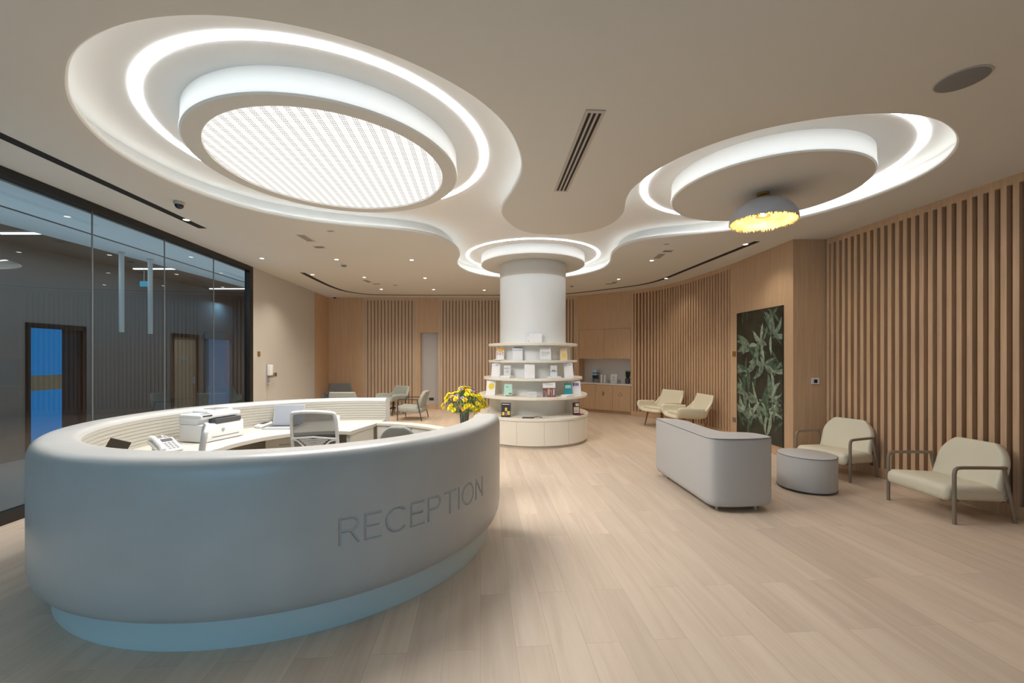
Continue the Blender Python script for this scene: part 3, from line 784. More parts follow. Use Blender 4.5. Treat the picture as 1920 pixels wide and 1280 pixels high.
# --- things on the worktop
WZ = .76
t = thing('printer', 'white multifunction printer standing on the curved worktop', 'printer', (-2.89, 4.0, WZ), math.radians(-14)); t.scale = (.94, .94, .90)
mb = MB(); mb.box(-.17, .15, -.22, .22, .005, .185, .012, 3); obj('body', mb, M['white'], t, True)
mb = MB(); mb.box(-.17, .06, -.22, .22, .185, .25, .006); mb.box(-.17, .11, -.22, .22, .235, .285, .012, 3); obj('scanner_lid', mb, M['white'], t, True)
mb = MB(); mb.box(-.15, .05, -.10, .18, .285, .312, .008, 2); obj('document_feeder', mb, M['white'], t, True)
mb = MB(); mb.box(-.13, .03, 0, .15, .312, .318, .002); obj('feeder_tray', mb, M['grille'], t)
mb = MB(); mb.box(.058, .155, -.10, .18, .186, .23); obj('output_slot', mb, M['dgrey'], t)
mb = MB(); mb.box(-.02, .02, -.05, .05, -.004, .004, .003, mtx=Matrix.Translation((.10, -.155, .278)) @ Matrix.Rotation(.5, 4, 'Y')); p = obj('control_screen', mb, M['screen'], t)
mb = MB(); mb.box(.150, .1525, -.14, .16, .045, .050); obj('tray_seam', mb, M['dgrey'], t)
mb = MB(); mb.tube([(.150, -.02, .11), (.153, -.02, .11)], .017, 20); lg = obj('logo_badge', mb, M['grille'], t, True)
mb = MB()
for a, b in (((-.030, .098), (-.024, .124)), ((-.016, .112), (-.022, .098)), ((-.024, .112), (-.016, .112)), ((-.014, .096), (-.008, .112)), ((-.014, .112), (-.004, .112))):
    mb.tube([(.1535, a[0], a[1]), (.1535, b[0], b[1])], .0014, 4)
obj('logo_letters', mb, M['white'], lg)
mb = MB()
cab = catmull([(-3.10, 3.72, .83), (-3.07, 3.62, .86), (-2.99, 3.60, .80), (-2.96, 3.575, .775)], 6, False)
mb.tube(cab, .004, 6); tag(obj('white_cable', mb, M['white'], None, True), 'thin white cable curving from the printer to the desk phone', 'cable')

t = thing('desk_phone', 'white desk telephone on the worktop in front of the printer', 'telephone', (-2.90, 3.46, WZ + .006), math.radians(-25))
TL = Matrix.Translation((0, 0, .045)) @ Matrix.Rotation(.42, 4, 'Y')
mb = MB(); mb.box(-.10, .10, -.09, .09, -.012, .012, .008, 3, mtx=TL); mb.box(-.085, -.05, -.06, .06, 0.001, .07, .004); obj('base', mb, M['white'], t, True)
mb = MB(); mb.tube([TL @ Vector(p) for p in ((-.10, -.062, .022), (-.075, -.062, .040), (.06, -.062, .040), (.095, -.062, .022))], [.024, .018, .018, .024], 10); obj('handset', mb, M['white'], t, True)
mb = MB(); mb.box(-.08, -.035, -.01, .07, .012, .016, .002, mtx=TL); obj('display', mb, M['dgrey'], t)
mb = MB()
for i_ in range(4):
    for j_ in range(3): mb.box(-.02 + i_ * .028, -.002 + i_ * .028, -.01 + j_ * .028, .008 + j_ * .028, .012, .015, mtx=TL)
obj('keypad', mb, M['grille'], t)
t = thing('tilted_monitor', 'dark flat screen leaning askew at the left end inside the reception desk', 'monitor', (-2.83, 2.95, WZ), math.radians(42))
mb = MB(); mb.box(-.06, .06, -.008, .008, -.08, .075, .004, mtx=Matrix.Translation((0, 0, .125)) @ Matrix.Rotation(.42, 4, 'Y')); obj('panel', mb, mat('dark_brown_panel', (.05, .04, .03), .5), t)
mb = MB(); mb.box(-.06, .06, -.045, .045, 0.0005, .012, .003); mb.tube([(0, .012, .01), (0, .012, .10)], .010, 8); obj('stand', mb, M['dgrey'], t)

t = thing('laptop', 'open silver laptop on the worktop behind the mesh office chair', 'laptop', (-2.56, 4.62, WZ), math.radians(4))
mb = MB(); mb.box(-.17, .17, -.12, .12, .001, .016, .004); b = obj('base', mb, M['silver'], t)
mb = MB()
for r in range(5):
    for c in range(12): mb.box(-.15 + c * .025, -.129 + c * .025, -.02 + r * .024, .0 + r * .024, .016, .0185)
obj('keyboard', mb, M['dgrey'], b)
mb = MB(); mb.box(-.17, .17, -.004, .004, 0, .23, .004, mtx=Matrix.Translation((0, .12, .014)) @ Matrix.Rotation(-.22, 4, 'X')); l = obj('lid', mb, M['silver'], t)
mb = MB(); mb.box(-.158, .158, -.0065, -.004, .012, .22, mtx=Matrix.Translation((0, .12, .014)) @ Matrix.Rotation(-.22, 4, 'X')); obj('display', mb, mat('pale_off_display', (.33, .35, .39), .35), l)
t = thing('card_reader', 'small white card terminal with dark screen left of the laptop', 'card terminal', (-2.80, 4.66, WZ), math.radians(-20))
mb = MB(); mb.box(-.05, .05, -.08, .08, .003, .03, .008, 3, mtx=Matrix.Rotation(.18, 4, 'X') @ Matrix.Translation((0, 0, .012))); obj('body', mb, M['white'], t, True)
mb = MB(); mb.box(-.038, .038, -.02, .065, .030, .033, .002, mtx=Matrix.Rotation(.18, 4, 'X') @ Matrix.Translation((0, 0, .012))); obj('display', mb, M['screen'], t)
mb = MB(); mb.tube(catmull([(-2.79, 4.755, .768), (-2.80, 4.79, .778), (-2.76, 4.81, .788), (-2.70, 4.80, .782), (-2.64, 4.78, .768)], 6, False), .004, 6)
tag(obj('black_cable', mb, M['dgrey'], None, True), 'black cable looping behind the white card terminal', 'cable')
t = thing('card_holder', 'small white upright card stand on the worktop right of the mesh chair', 'card stand', (-1.985, 4.66, WZ), math.radians(8))
mb = MB(); mb.box(-.035, .035, -.003, .003, 0, .13, .003, mtx=Matrix.Rotation(-.15, 4, 'X')); obj('card', mb, M['paper'], t)
mb = MB(); mb.box(-.04, .04, -.02, .03, 0, .008, .002); obj('foot', mb, M['white'], t)

# --- flowers in a glass vase on the low top
VX, VY = -.53, 4.60
VP = None
t = thing('flower_vase', 'bouquet of yellow and lilac flowers in a clear glass vase at the desk end', 'flower vase', (VX, VY, WZ))
mb = MB(); mb.lathe([(.045, 0), (.05, .01), (.048, .08), (.055, .16), (.062, .20), (.058, .20), (.05, .16), (.044, .08), (.044, .012)], 32, (0, 0, 0), True, True); obj('vase', mb, M['clear'], t, True)
mb = MB(); mb2 = MB(); heads = []
for k in range(120):
    a = random.uniform(0, 2 * PI); e = (random.uniform(.0, 1.0) ** .6) * .9
    rr = .240 * math.sin(e * PI / 2 * 1.08); hz_ = .23 + .21 * math.cos(e * PI / 2 * 1.12) + random.uniform(-.03, .02)
    heads.append((rr * math.cos(a), rr * math.sin(a), hz_))
for k, h in enumerate(heads[:80]):
    m_ = mb if k % 3 else mb2
    m_.tube([(h[0] * .1, h[1] * .1, .02), (h[0] * .22, h[1] * .22, .18), (h[0] * .65, h[1] * .65, h[2] * .75), h], .0025, 4)
obj('stems', mb, M['stem'], t, True); obj('dry_stems', mb2, M['drystem'], t, True)
mb = MB()
for k in range(420):
    h = random.choice(heads); s = random.uniform(.55, .95); p = Vector((h[0] * s, h[1] * s, h[2] * (.55 + .4 * s)))
    d = Vector((random.uniform(-1, 1), random.uniform(-1, 1), random.uniform(-.2, 1))).normalized() * random.uniform(.03, .06)
    sd = d.cross(Vector((0, 0, 1))).normalized() * .008
    mb.poly([p, p + d * .5 + sd, p + d, p + d * .5 - sd])
lv = obj('leaves', mb, M['stem'], t); lv['kind'] = 'stuff'
def blossom(m, r, petals, name):
    mb = MB()
    for L_ in range(3):
        for k in range(petals):
            a = 2 * PI * k / petals + L_ * .5; el_ = .25 + L_ * .42; rr = r * (1 - .18 * L_)
            d = Vector((math.cos(a) * math.cos(el_), math.sin(a) * math.cos(el_), math.sin(el_))) * rr
            s = Vector((-math.sin(a), math.cos(a), 0)) * rr * .38
            mb.poly([(0, 0, 0), d * .6 + s, d, d * .6 - s])
    return obj(name, mb, m, t)
bl = [blossom(M['petal'], .034, 6, 'blossom'), blossom(M['petal2'], .026, 6, 'blossom'), blossom(M['lilac'], .026, 7, 'lilac_blossom')]
used = [False] * 3
for k, h in enumerate(heads[:96]):
    i = 2 if k % 4 == 0 else (1 if k % 9 == 1 else 0)
    if i == 2: h = (h[0] * .85, h[1] * .85, h[2] + .03)
    o = bl[i] if not used[i] else bl[i].copy()
    if used[i]: COL.objects.link(o); o.parent = t
    used[i] = True
    o.location = h; n = Vector((h[0], h[1], .12 + (h[2] - .3))).normalized(); o.rotation_euler = n.to_track_quat('Z', 'Y').to_euler()

# ------------------------------------------------------------------ column with display shelves
CC = (0.40, 7.98)
t = thing('display_column', 'white round column ringed by cream display shelves above a curved cupboard', 'display shelving', (*CC, 0))
mb = MB(); mb.lathe([(.63, .02), (.63, H + .001)], 96, cap0=False, cap1=False); obj('column_shaft', mb, M['column'], t, True)
mb = MB(); mb.lathe([(.632, 3.04), (.636, 3.045), (.636, H), ], 96, cap0=False, cap1=False); obj('shaft_collar', mb, M['ceiling'], t, True)
mb = MB(); mb.lathe([(.63, 0), (1.02, 0), (1.02, .05), (.63, .05)], 96, cap0=False, cap1=False); obj('toe_kick', mb, M['trimtaupe'], t, True)
mb = MB(); mb.lathe([(.63, .05), (1.045, .05), (1.045, .455), (.63, .455)], 128, cap0=False, cap1=False); cb = obj('cupboard', mb, M['shelf'], t, True)
mb = MB(); mb.lathe([(.63, .459), (1.05, .459), (1.056, .465), (1.056, .503), (1.05, .51), (.63, .51)], 128, cap0=False, cap1=False); obj('cupboard_top', mb, M['shelf'], t, True)
for k in range(14):
    a = math.radians(-90 - 24 + k * 360 / 14 + 6)
    mb = MB(); mb.box(1.043, 1.047, -.0025, .0025, .055, .452, mtx=Matrix.Rotation(a, 4, 'Z')); obj('door_gap', mb, M['trimtaupe'], cb)
for r, z0, z1 in ((1.035, .815, .862), (.945, 1.134, 1.176), (.85, 1.448, 1.490), (.85, 1.752, 1.80)):
    mb = MB(); mb.lathe([(.63, z0), (r - .006, z0), (r, z0 + .006), (r, z1 - .006), (r - .006, z1), (.63, z1)], 128, cap0=False, cap1=False)
    obj('shelf', mb, M['shelf'], t, True)
for k in range(6):
    a = math.radians((-8, 188, 38, 142, 70, 110)[k])
    for (r, z0, z1) in ((.84, .51, .815), (.78, .862, 1.134), (.74, 1.176, 1.448), (.72, 1.49, 1.752)):
        mb = MB(); mb.box(.62, r, -.012, .012, z0, z1, mtx=Matrix.Rotation(a, 4, 'Z')); obj('shelf_support', mb, M['shelf'], t)
# ceiling collar drum around the column head
drum('column_drum', (0.40, 8.0), 1.0, 'round white ceiling drum at the head of the column')

# --- books and leaflets on the shelves
def place(px, zb, r):
    """angle on a shelf of radius r where the item stands, from its bearing seen from the room centre"""
    k = (px - 960) / 775
    # intersect ray x = k y with circle about CC
    a = k * k + 1; b = -2 * (k * CC[0] + CC[1]); c = CC[0] ** 2 + CC[1] ** 2 - r * r
    y = (-b - math.sqrt(b * b - 4 * a * c)) / (2 * a); return (k * y, y)
def book(name, px, zb, r, w_, h_, cover, label, cat, details=(), lean=.16, thick=.018, group=None, spin=0.0):
    x, y = place(px, zb, r)
    ang = (math.atan2(y - CC[1], x - CC[0]) + PI / 2) * .3 + spin
    t = thing(name, label, cat, (x, y, zb), ang, group)
    mt = Matrix.Translation((0, .02, .001)) @ Matrix.Rotation(-lean, 4, 'X')
    mb = MB(); mb.box(-w_ / 2, w_ / 2, 0, thick, 0, h_, .0015, 1, mtx=mt); obj('cover' if thick > .008 else 'sheet', mb, cover, t)
    if thick > .012:
        mb = MB(); mb.box(-w_ / 2 + .003, w_ / 2 - .001, .003, thick - .003, h_ - .002, h_ + .0005, mtx=mt); obj('pages', mb, M['paper'], t)
    mb_by = {}
    for x0, x1, z0, z1, m in details:
        mb_by.setdefault(m, []).append((x0, x1, z0, z1))
    for m, L_ in mb_by.items():
        mb = MB()
        for x0, x1, z0, z1 in L_:
            mb.box(-w_ / 2 + x0 * w_, -w_ / 2 + x1 * w_, -.0012, .0, z0 * h_, z1 * h_, mtx=mt)
        obj('printed_area', mb, M[m], t)
    return t, mt
def text_on(t, mt, s, size, x, z, m, sx=1.0):
    c = bpy.data.curves.new('lettering', 'FONT'); c.body = s; c.size = size; c.align_x = 'CENTER'; c.extrude = .0006
    o = bpy.data.objects.new('tmp', c); COL.objects.link(o)
    dg = bpy.context.evaluated_depsgraph_get(); me = bpy.data.meshes.new_from_object(o.evaluated_get(dg))
    bpy.data.objects.remove(o)
    me.transform(mt @ Matrix.Translation((x, -.0022, z)) @ Matrix.Rotation(PI / 2, 4, 'X') @ Matrix.Diagonal((sx, 1, 1, 1)))
    me.materials.clear(); me.materials.append(M[m]); q = bpy.data.objects.new('lettering', me); COL.objects.link(q); q.parent = t; return q
def flat(name, px, zb, r, w_, d_, th, m, label, cat, spin=0.0, group=None):
    x, y = place(px, zb, r); ang = math.atan2(y - CC[1], x - CC[0]) + PI / 2 + spin
    t = thing(name, label, cat, (x, y, zb), ang, group)
    mb = MB(); mb.box(-w_ / 2, w_ / 2, -d_ / 2, d_ / 2, .0005, th, .002, 1); obj('cover', mb, m, t)
    if th > .012:
        mb = MB(); mb.box(-w_ / 2 + .003, w_ / 2 + .001, -d_ / 2 - .001, d_ / 2 + .001, .004, th - .004); obj('pages', mb, M['paper'], t)
    return t
S1, S2, S3, S4, S5 = 1.801, 1.491, 1.177, .863, .511
lines = [(.15, .85, z, z + .025, 'ink') for z in (.45, .55, .75)]
b, mt = book('framed_card', 1001.5, S1, .74, .285, .165, M['white'], 'white landscape framed card on the topmost shelf of the column', 'framed card', [(.03, .97, .05, .95, 'paper'), (.13, .16, .74, .90, 'ink'), (.12, .20, .14, .20, 'ink')], .12, .012)
b, mt = book('book', 937.5, S2 + .015, .80, .135, .205, M['paper'], 'white book with red letters and an orange top band on the second shelf', 'book', [(0, 1, .86, 1, 'orange'), (0, 1, .76, .86, 'yellow')], .10, .03)
text_on(b, mt, 'FAT', .075, 0, .075, 'red'); text_on(b, mt, 'THIS IS', .032, 0, .135, 'ink')
flat('book', 937.5, S2, .80, .19, .15, .015, M['paper'], 'thin white book lying under the red-lettered book', 'book')
book('leaflet', 970, S2, .78, .185, .235, M['paperblue'], 'pale leaflet with a black header bar on the second shelf', 'leaflet', [(.1, .98, .94, 1, 'ink'), (.05, .98, .74, .76, 'ink'), (.08, .95, .12, .70, 'paper')], .18, .005)
book('leaflet', 1023.5, S2, .78, .195, .235, M['paper'], 'white leaflet with dark text bars right of centre on the second shelf', 'leaflet', [(.14, .86, .78, .86, 'paperblue'), (.12, .88, .60, .63, 'ink'), (.12, .88, .48, .51, 'ink'), (.12, .70, .36, .38, 'ink'), (.0, 1, .0, .05, 'mint')], .18, .005)
book('book', 1058, S2, .79, .135, .22, M['tan'], 'cream-orange book at the right end of the second shelf', 'book', [(.25, .75, .75, .80, 'paper'), (.35, .8, .25, .5, 'yellow')], .10, .02)
book('leaflet', 928, S3, .89, .165, .26, M['paperblue'], 'pale blue leaflet at the left end of the third shelf', 'leaflet', [(.45, .75, .86, .90, 'ink'), (.1, .9, .1, .78, 'paper')], .22, .005)
b, mt = book('book', 950.5, S3 + .045, .84, .125, .175, M['white'], 'small white book with dark title standing on stacked books, left on third shelf', 'book', [], .08, .022)
text_on(b, mt, 'NO.1', .042, 0, .11, 'ink'); text_on(b, mt, 'SAY', .036, 0, .055, 'ink')
flat('book', 951, S3, .84, .21, .16, .022, M['paper'], 'lower white book lying under the small titled book', 'book')
flat('book', 951, S3 + .022, .84, .20, .15, .022, M['paper'], 'upper white book lying under the small titled book', 'book', .1)
book('leaflet', 993, S3, .86, .185, .25, M['paperblue'], 'plain white leaflet at the centre of the third shelf', 'leaflet', [(.05, .95, .04, .96, 'paper'), (.15, .85, .65, .66, 'paperblue'), (.15, .85, .5, .51, 'paperblue')], .18, .005)
b, mt = book('book', 1039, S3 + .035, .84, .12, .185, M['white'], 'white book with two small dark figures standing on flat books, third shelf', 'book', [(.0, 1, .44, .48, 'ink'), (.28, .42, .48, .62, 'ink'), (.55, .70, .48, .62, 'ink'), (.05, .95, .05, .40, 'paperblue')], .08, .02)
flat('book', 1039, S3, .84, .22, .16, .018, M['paper'], 'lower white book lying under the book with two figures', 'book')
flat('book', 1039, S3 + .018, .84, .19, .15, .017, M['paper'], 'upper white book lying under the book with two figures', 'book', -.1)
book('leaflet', 1068, S3, .89, .175, .265, M['paperblue'], 'pale leaflet at the right end of the third shelf', 'leaflet', [(.55, .85, .88, .91, 'ink'), (.1, .9, .1, .8, 'paper')], .22, .005)
b, mt = book('leaflet', 918.5, S4, .97, .17, .26, M['paper'], 'white leaflet with a big yellow disc at the left end of the fourth shelf', 'leaflet', [], .22, .005)
mb = MB(); mb.lathe([(.055, 0), (.055, .001)], 28); bmesh.ops.transform(mb.bm, matrix=mt @ Matrix.Translation((.01, -.001, .16)) @ Matrix.Rotation(PI / 2, 4, 'X'), verts=mb.bm.verts); obj('printed_disc', mb, M['yellow'], b)
book('booklet', 952, S4, .93, .14, .215, M['mint'], 'mint green booklet with dark red foot on the fourth shelf', 'booklet', [(.2, 1, .02, .08, 'maroon'), (.6, .95, .16, .28, 'stem'), (.25, .5, .75, .80, 'ink')], .16, .005)
t = thing('card_box', 'small low white card box at the centre of the fourth shelf', 'box', (*place(997, S4, .97), S4), .0)
mb = MB(); mb.box(-.085, .085, 0, .06, .0005, .095, .003); obj('box_body', mb, M['white'], t)
mb = MB(); mb.box(-.0015, .0015, -.001, 0, .01, .085); mb.box(-.06, -.02, -.001, 0, .05, .053); mb.box(.02, .06, -.001, 0, .05, .053); obj('printed_line', mb, M['grille'], t)
book('magazine', 1030.5, S4, .95, .22, .25, M['paper'], 'white magazine with a dark photo of people on the fourth shelf', 'magazine', [(0, 1, .0, .62, 'maroon'), (.05, .3, .0, .45, 'paper'), (.36, .55, .1, .55, 'tan'), (.6, .7, .0, .5, 'paper'), (.78, .92, .1, .55, 'paper'), (.2, .8, .84, .86, 'ink')], .16, .006)
b, mt = book('book', 1066, S4 + .03, .93, .13, .19, M['teal'], 'teal book standing on flat white books at the right of the fourth shelf', 'book', [(.1, .9, .55, .85, 'mint'), (.3, .95, .15, .5, 'teal')], .08, .02)
flat('book', 1064, S4, .95, .21, .15, .015, M['paper'], 'lower white book lying under the teal book', 'book')
flat('book', 1065, S4 + .015, .95, .20, .14, .015, M['paper'], 'upper white book lying under the teal book', 'book', .1)
book('leaflet', 1083, S4, .985, .17, .26, M['paperblue'], 'pale leaflet with a small purple picture at the right end of the fourth shelf', 'leaflet', [(.1, .3, .65, .88, 'ink'), (.35, .8, .66, .85, 'purple'), (.1, .9, .1, .5, 'paper')], .22, .005)
b, mt = book('magazine', 948, S5, 1.0, .165, .245, M['darkcover'], 'black magazine with yellow flowers standing on the cupboard top', 'magazine', [(.1, .9, .88, .92, 'paper'), (.1, .35, .12, .35, 'yellow'), (.65, .92, .15, .42, 'yellow'), (.4, .62, .42, .66, 'yellow'), (.45, .6, .1, .35, 'purple')], .10, .012)
t = flat('folder', 990, S5, .93, .20, .14, .006, M['dgrey'], 'dark open folder lying flat on the cupboard top', 'folder', .1)
mb = MB(); mb.tube([(.08, .0, .008), (.16, .02, .02), (.22, -.02, .018), (.24, -.05, .006)], .006, 6); obj('strap', mb, M['dgrey'], t, True)
flat('leaflet', 1046, S5, .93, .24, .12, .004, M['paper'], 'white leaflet lying flat on the cupboard top', 'leaflet')
b, mt = book('book', 1082, S5 + .012, .97, .13, .21, M['darkcover'], 'dark framed picture book at the right end of the cupboard top', 'book', [(.1, .9, .28, .62, 'tan'), (.1, .9, .12, .24, 'paper'), (.1, .35, .68, .92, 'maroon'), (.4, .9, .7, .92, 'paper')], .10, .018)
flat('book', 1085, S5, .97, .20, .14, .012, M['maroon'], 'dark red book lying flat under the dark picture book', 'book')

# ------------------------------------------------------------------ built-in kitchenette
kang = math.atan2(10.93 - 11.86, 3.17 - 1.89); KL = math.hypot(1.28, .93)
t = thing('built_in_cupboard', 'oak built-in kitchenette cupboard with a white lined niche beside the slats', 'cupboard', (1.89, 11.86, 0), kang)
mb = MB(); mb.box(0, KL, 0, .4, 2.32, H - .002); obj('upper_panel', mb, M['wood'], t)
mb = MB(); mb.box(0, .03, 0, .4, 0.0, 2.32); mb.box(KL - .03, KL, 0, .4, 0, 2.32); mb.box(.03, KL - .03, .02, .4, 1.50, 2.32); mb.box(.03, KL - .03, .02, .4, .08, .79); obj('carcass', mb, M['wood'], t)
mb = MB(); mb.box(.03, KL - .03, .06, .4, 0, .08); obj('toe_kick', mb, M['slat'], t)
for a, b in ((.035, KL / 2 - .003), (KL / 2 + .003, KL - .035)):
    mb = MB(); mb.box(a, b, 0, .02, 1.505, 2.315, .001, 1); obj('upper_door', mb, M['wood'], t)
w3 = (KL - .07) / 3; doors = []
for k in range(3):
    mb = MB(); mb.box(.035 + k * w3 + .003, .035 + (k + 1) * w3 - .003, 0, .02, .09, .785, .001, 1); doors.append(obj('base_door', mb, M['wood'], t))
mb = MB(); mb.box(.0, KL, -.015, .4, .79, .825, .003, 1); obj('counter', mb, M['white'], t)
mb = MB(); mb.box(.03, KL - .03, .36, .4, .826, 1.499); obj('niche_back', mb, mat('grey_white_back_panel', (.62, .62, .62), .3), t)
# bin icon on the middle door, recycling arrows on the right one
cx = .035 + 1.5 * w3 - .02; mb = MB()
mb.box(cx - .045, cx + .045, -.003, 0, .585, .597); mb.box(cx - .035, cx - .025, -.003, 0, .49, .585); mb.box(cx + .025, cx + .035, -.003, 0, .49, .585); mb.box(cx - .035, cx + .035, -.003, 0, .488, .498); mb.box(cx - .012, cx + .025, -.003, 0, .50, .58)
obj('bin_symbol', mb, M['bronze'], doors[1])
cx = .035 + 2.5 * w3 - .03; mb = MB()
for k in range(3):
    a0 = PI / 2 + k * 2 * PI / 3
    P_ = [(cx + .045 * math.cos(a0 + s), 0, .54 + .045 * math.sin(a0 + s)) for s in (-.75, -.25, .25, .6)]
    mb.tube([(p[0], -.002, p[2]) for p in P_], .008, 4)
obj('recycling_symbol', mb, M['bronze'], doors[2])
def kpt(u, v, z): 
    c, s = math.cos(kang), math.sin(kang); return (1.89 + u * c - v * s, 11.86 + u * s + v * c, z)
CZ = .826
t = thing('glass_lantern', 'clear glass lantern holding jars in the niche of the oak cupboard', 'lantern', kpt(.47, .2, CZ), kang)
mb = MB(); mb.box(-.075, .075, -.06, .06, 0, .36); obj('glass_case', mb, M['clear'], t)
mb = MB()
for z in (.11, .26): mb.box(-.08, .08, -.06, .06, z, z + .012)
mb.box(-.06, -.01, -.03, .03, .125, .20); mb.box(.01, .06, -.03, .03, .125, .21); obj('shelf_rack', mb, M['dgrey'], t)
for u, lb in ((.66, 'left of the two slim white canisters in the cupboard niche'), (.755, 'right of the two slim white canisters in the cupboard niche')):
    t = thing('canister', lb, 'canister', kpt(u, .15, CZ), kang, 'slim white canisters in the niche')
    mb = MB(); mb.lathe([(.033, 0), (.035, .005), (.035, .20), (.033, .205)], 24); obj('body', mb, M['white'], t, True)
    mb = MB(); mb.lathe([(.034, .206), (.034, .225), (.030, .228)], 24); obj('lid', mb, M['white'], t, True)
t = thing('framed_notice', 'white framed notice with two dark symbols in the cupboard niche', 'notice', kpt(1.01, .15, CZ), kang)
mb = MB(); mb.box(-.095, .095, 0, .012, 0, .25, .002, 1, mtx=Matrix.Rotation(-.1, 4, 'X')); obj('frame', mb, M['white'], t)
mb = MB(); mb.box(-.02, .02, -.002, 0, .15, .17, mtx=Matrix.Rotation(-.1, 4, 'X')); mb.box(-.02, .02, -.002, 0, .075, .09, mtx=Matrix.Rotation(-.1, 4, 'X')); obj('symbols', mb, M['ink'], t)
for u, lb in ((.88, 'small glass tumbler left of the framed notice'), (1.17, 'small glass tumbler right of the framed notice')):
    o_ = MB(); o_.lathe([(.028, 0), (.034, .09), (.032, .09), (.026, .005)], 20); o = obj('glass_tumbler', o_, M['clear'], None, True); o.location = kpt(u, .15, CZ); tag(o, lb, 'glass', 'glass tumblers in the niche')
t = thing('potted_plant', 'dark leafy plant in a glass pot at the right end of the cupboard niche', 'plant', kpt(1.40, .17, CZ), kang)
mb = MB(); mb.lathe([(.05, 0), (.06, .02), (.065, .14), (.06, .145)], 24); obj('pot', mb, M['dgrey'], t, True)
mb = MB()
for k in range(70):
    a = random.uniform(0, 2 * PI); r_ = random.uniform(.02, .11); p = Vector((.02 * math.cos(a), .02 * math.sin(a), .12)); q = Vector((r_ * math.cos(a), r_ * math.sin(a), random.uniform(.25, .39)))
    sd = Vector((-math.sin(a), math.cos(a), 0)) * .009; m_ = p.lerp(q, .55) + Vector((0, 0, .02)); mb.poly([p - sd * .4, m_ - sd, q, m_ + sd])
lv = obj('foliage', mb, M['darkplant'], t); lv['kind'] = 'stuff'

# ------------------------------------------------------------------ mural on the right oak panel
ma = math.atan2(6.40 - 7.58, 0.015)
mx0 = (4.153, 7.60); mx1 = (4.185, 6.37); mlen = math.hypot(mx1[0] - mx0[0], mx1[1] - mx0[1]); mang = math.atan2(mx1[1] - mx0[1], mx1[0] - mx0[0])
t = thing('botanical_mural', 'tall dark panel printed with grey-green tropical leaves on the oak wall', 'wall panel', (*mx0, .15), mang)
mb = MB(); mb.box(0, mlen, -.012, .004, 0, 2.19); obj('panel', mb, M['muralbase'], t)
mb = MB()
for a_, b_, c_, d_ in ((-.008, 0, 0, 2.19), (mlen, mlen + .008, 0, 2.19)): mb.box(a_, b_, -.016, .004, c_, d_)
mb.box(-.008, mlen + .008, -.016, .004, 2.19, 2.198); obj('frame', mb, M['black'], t)
rnd = random.Random(21); LM = [MB(), MB(), MB()]; lay = 0
def leaf(x, z, ang, ln, wd, bend, k):
    global lay
    lay += 1; L_, R_ = [], []; n = 9; px, pz, a = x, z, ang
    for i in range(n + 1):
        f = i / n; ww = wd * math.sin(PI * min(1, f * .93 + .07)) ** .8 * (1 - .25 * f)
        nx, nz = -math.sin(a), math.cos(a)
        L_.append((px + nx * ww, pz + nz * ww)); R_.append((px - nx * ww, pz - nz * ww))
        px += math.cos(a) * ln / n; pz += math.sin(a) * ln / n; a += bend / n
    y = -.0125 - lay * .000012
    cl = lambda q: (min(mlen - .004, max(.004, q[0])), y, min(2.186, max(.004, q[1])))
    for i in range(n):
        P_ = [cl(L_[i]), cl(L_[i + 1]), cl(R_[i + 1]), cl(R_[i])]
        v = [LM[k].bm.verts.new(p) for p in P_]
        try: LM[k].bm.faces.new(v)
        except ValueError: pass
for k in range(26): leaf(rnd.uniform(0, mlen), rnd.uniform(.1, 2.1), rnd.uniform(.3, 2.8), rnd.uniform(.3, .6), rnd.uniform(.012, .035), rnd.uniform(-1.2, 1.2), 2)
cl_ = [(.25, .45), (.9, .45), (.62, .62), (.95, .70), (.30, 1.15), (.75, 1.25), (.45, .35), (1.0, 1.15), (.35, 1.55), (.65, 1.65), (.2, .75), (1.0, 1.75)]
for cx_, cz_ in cl_:
    for k in range(8):
        a = rnd.uniform(-.4, 3.4) if k < 6 else rnd.uniform(3.6, 5.8)
        leaf(cx_ + rnd.uniform(-.05, .05), cz_ + rnd.uniform(-.05, .05), a, rnd.uniform(.22, .46), rnd.uniform(.026, .062), rnd.uniform(-1.3, 1.3), rnd.choice((0, 0, 1, 2)))
for i, m_ in enumerate(('leafA', 'leafB', 'leafC')):
    o = obj('printed_leaves', LM[i], M[m_], t, recalc=False)

# small fittings on walls
def plate(name, loc, rz, w_, h_, m, label, cat, dark=None, d=.008, bev=.002):
    t = thing(name, label, cat, loc, rz)
    mb = MB(); mb.box(-w_ / 2, w_ / 2, -d, 0, -h_ / 2, h_ / 2, bev, 2); obj('plate', mb, m, t)
    if dark:
        mb = MB()
        for x0, x1, z0, z1 in dark[1]: mb.box(-w_ / 2 + x0 * w_, -w_ / 2 + x1 * w_, -d - .0015, -d, -h_ / 2 + z0 * h_, -h_ / 2 + z1 * h_)
        obj(dark[2], mb, M[dark[0]], t)
    return t
RWa = -PI / 2  # faces -x
plate('sign_plate', (4.150, 7.715, 1.605), mang, .11, .10, M['gold'], 'small brass sign plate on the oak wall left of the leaf mural', 'sign', ('bronze', [(0, 1, .42, .50), (0, 1, .80, .86)], 'engraved_line'))
plate('outlet_plate', (4.150, 7.715, .38), mang, .10, .085, M['bronze'], 'brown outlet plate low on the oak wall left of the leaf mural', 'outlet')
plate('thermostat', (4.51, 6.158, 1.19), 0, .115, .095, M['white'], 'white thermostat with a dark display on the oak return wall', 'thermostat', ('screen', [(.28, .72, .22, .78)], 'display'), .02, .006)
LWa = math.atan2(1, -.087)
def lw(y, z, off=.0): return (LX(y) + off, y, z)
plate('sign_plate', lw(8.27, 1.61, .001), LWa, .10, .10, M['gold'], 'small square brass sign plate on the white wall by the glass', 'sign', ('bronze', [(.2, .8, .55, .62), (.2, .8, .35, .42)], 'engraved_line'))
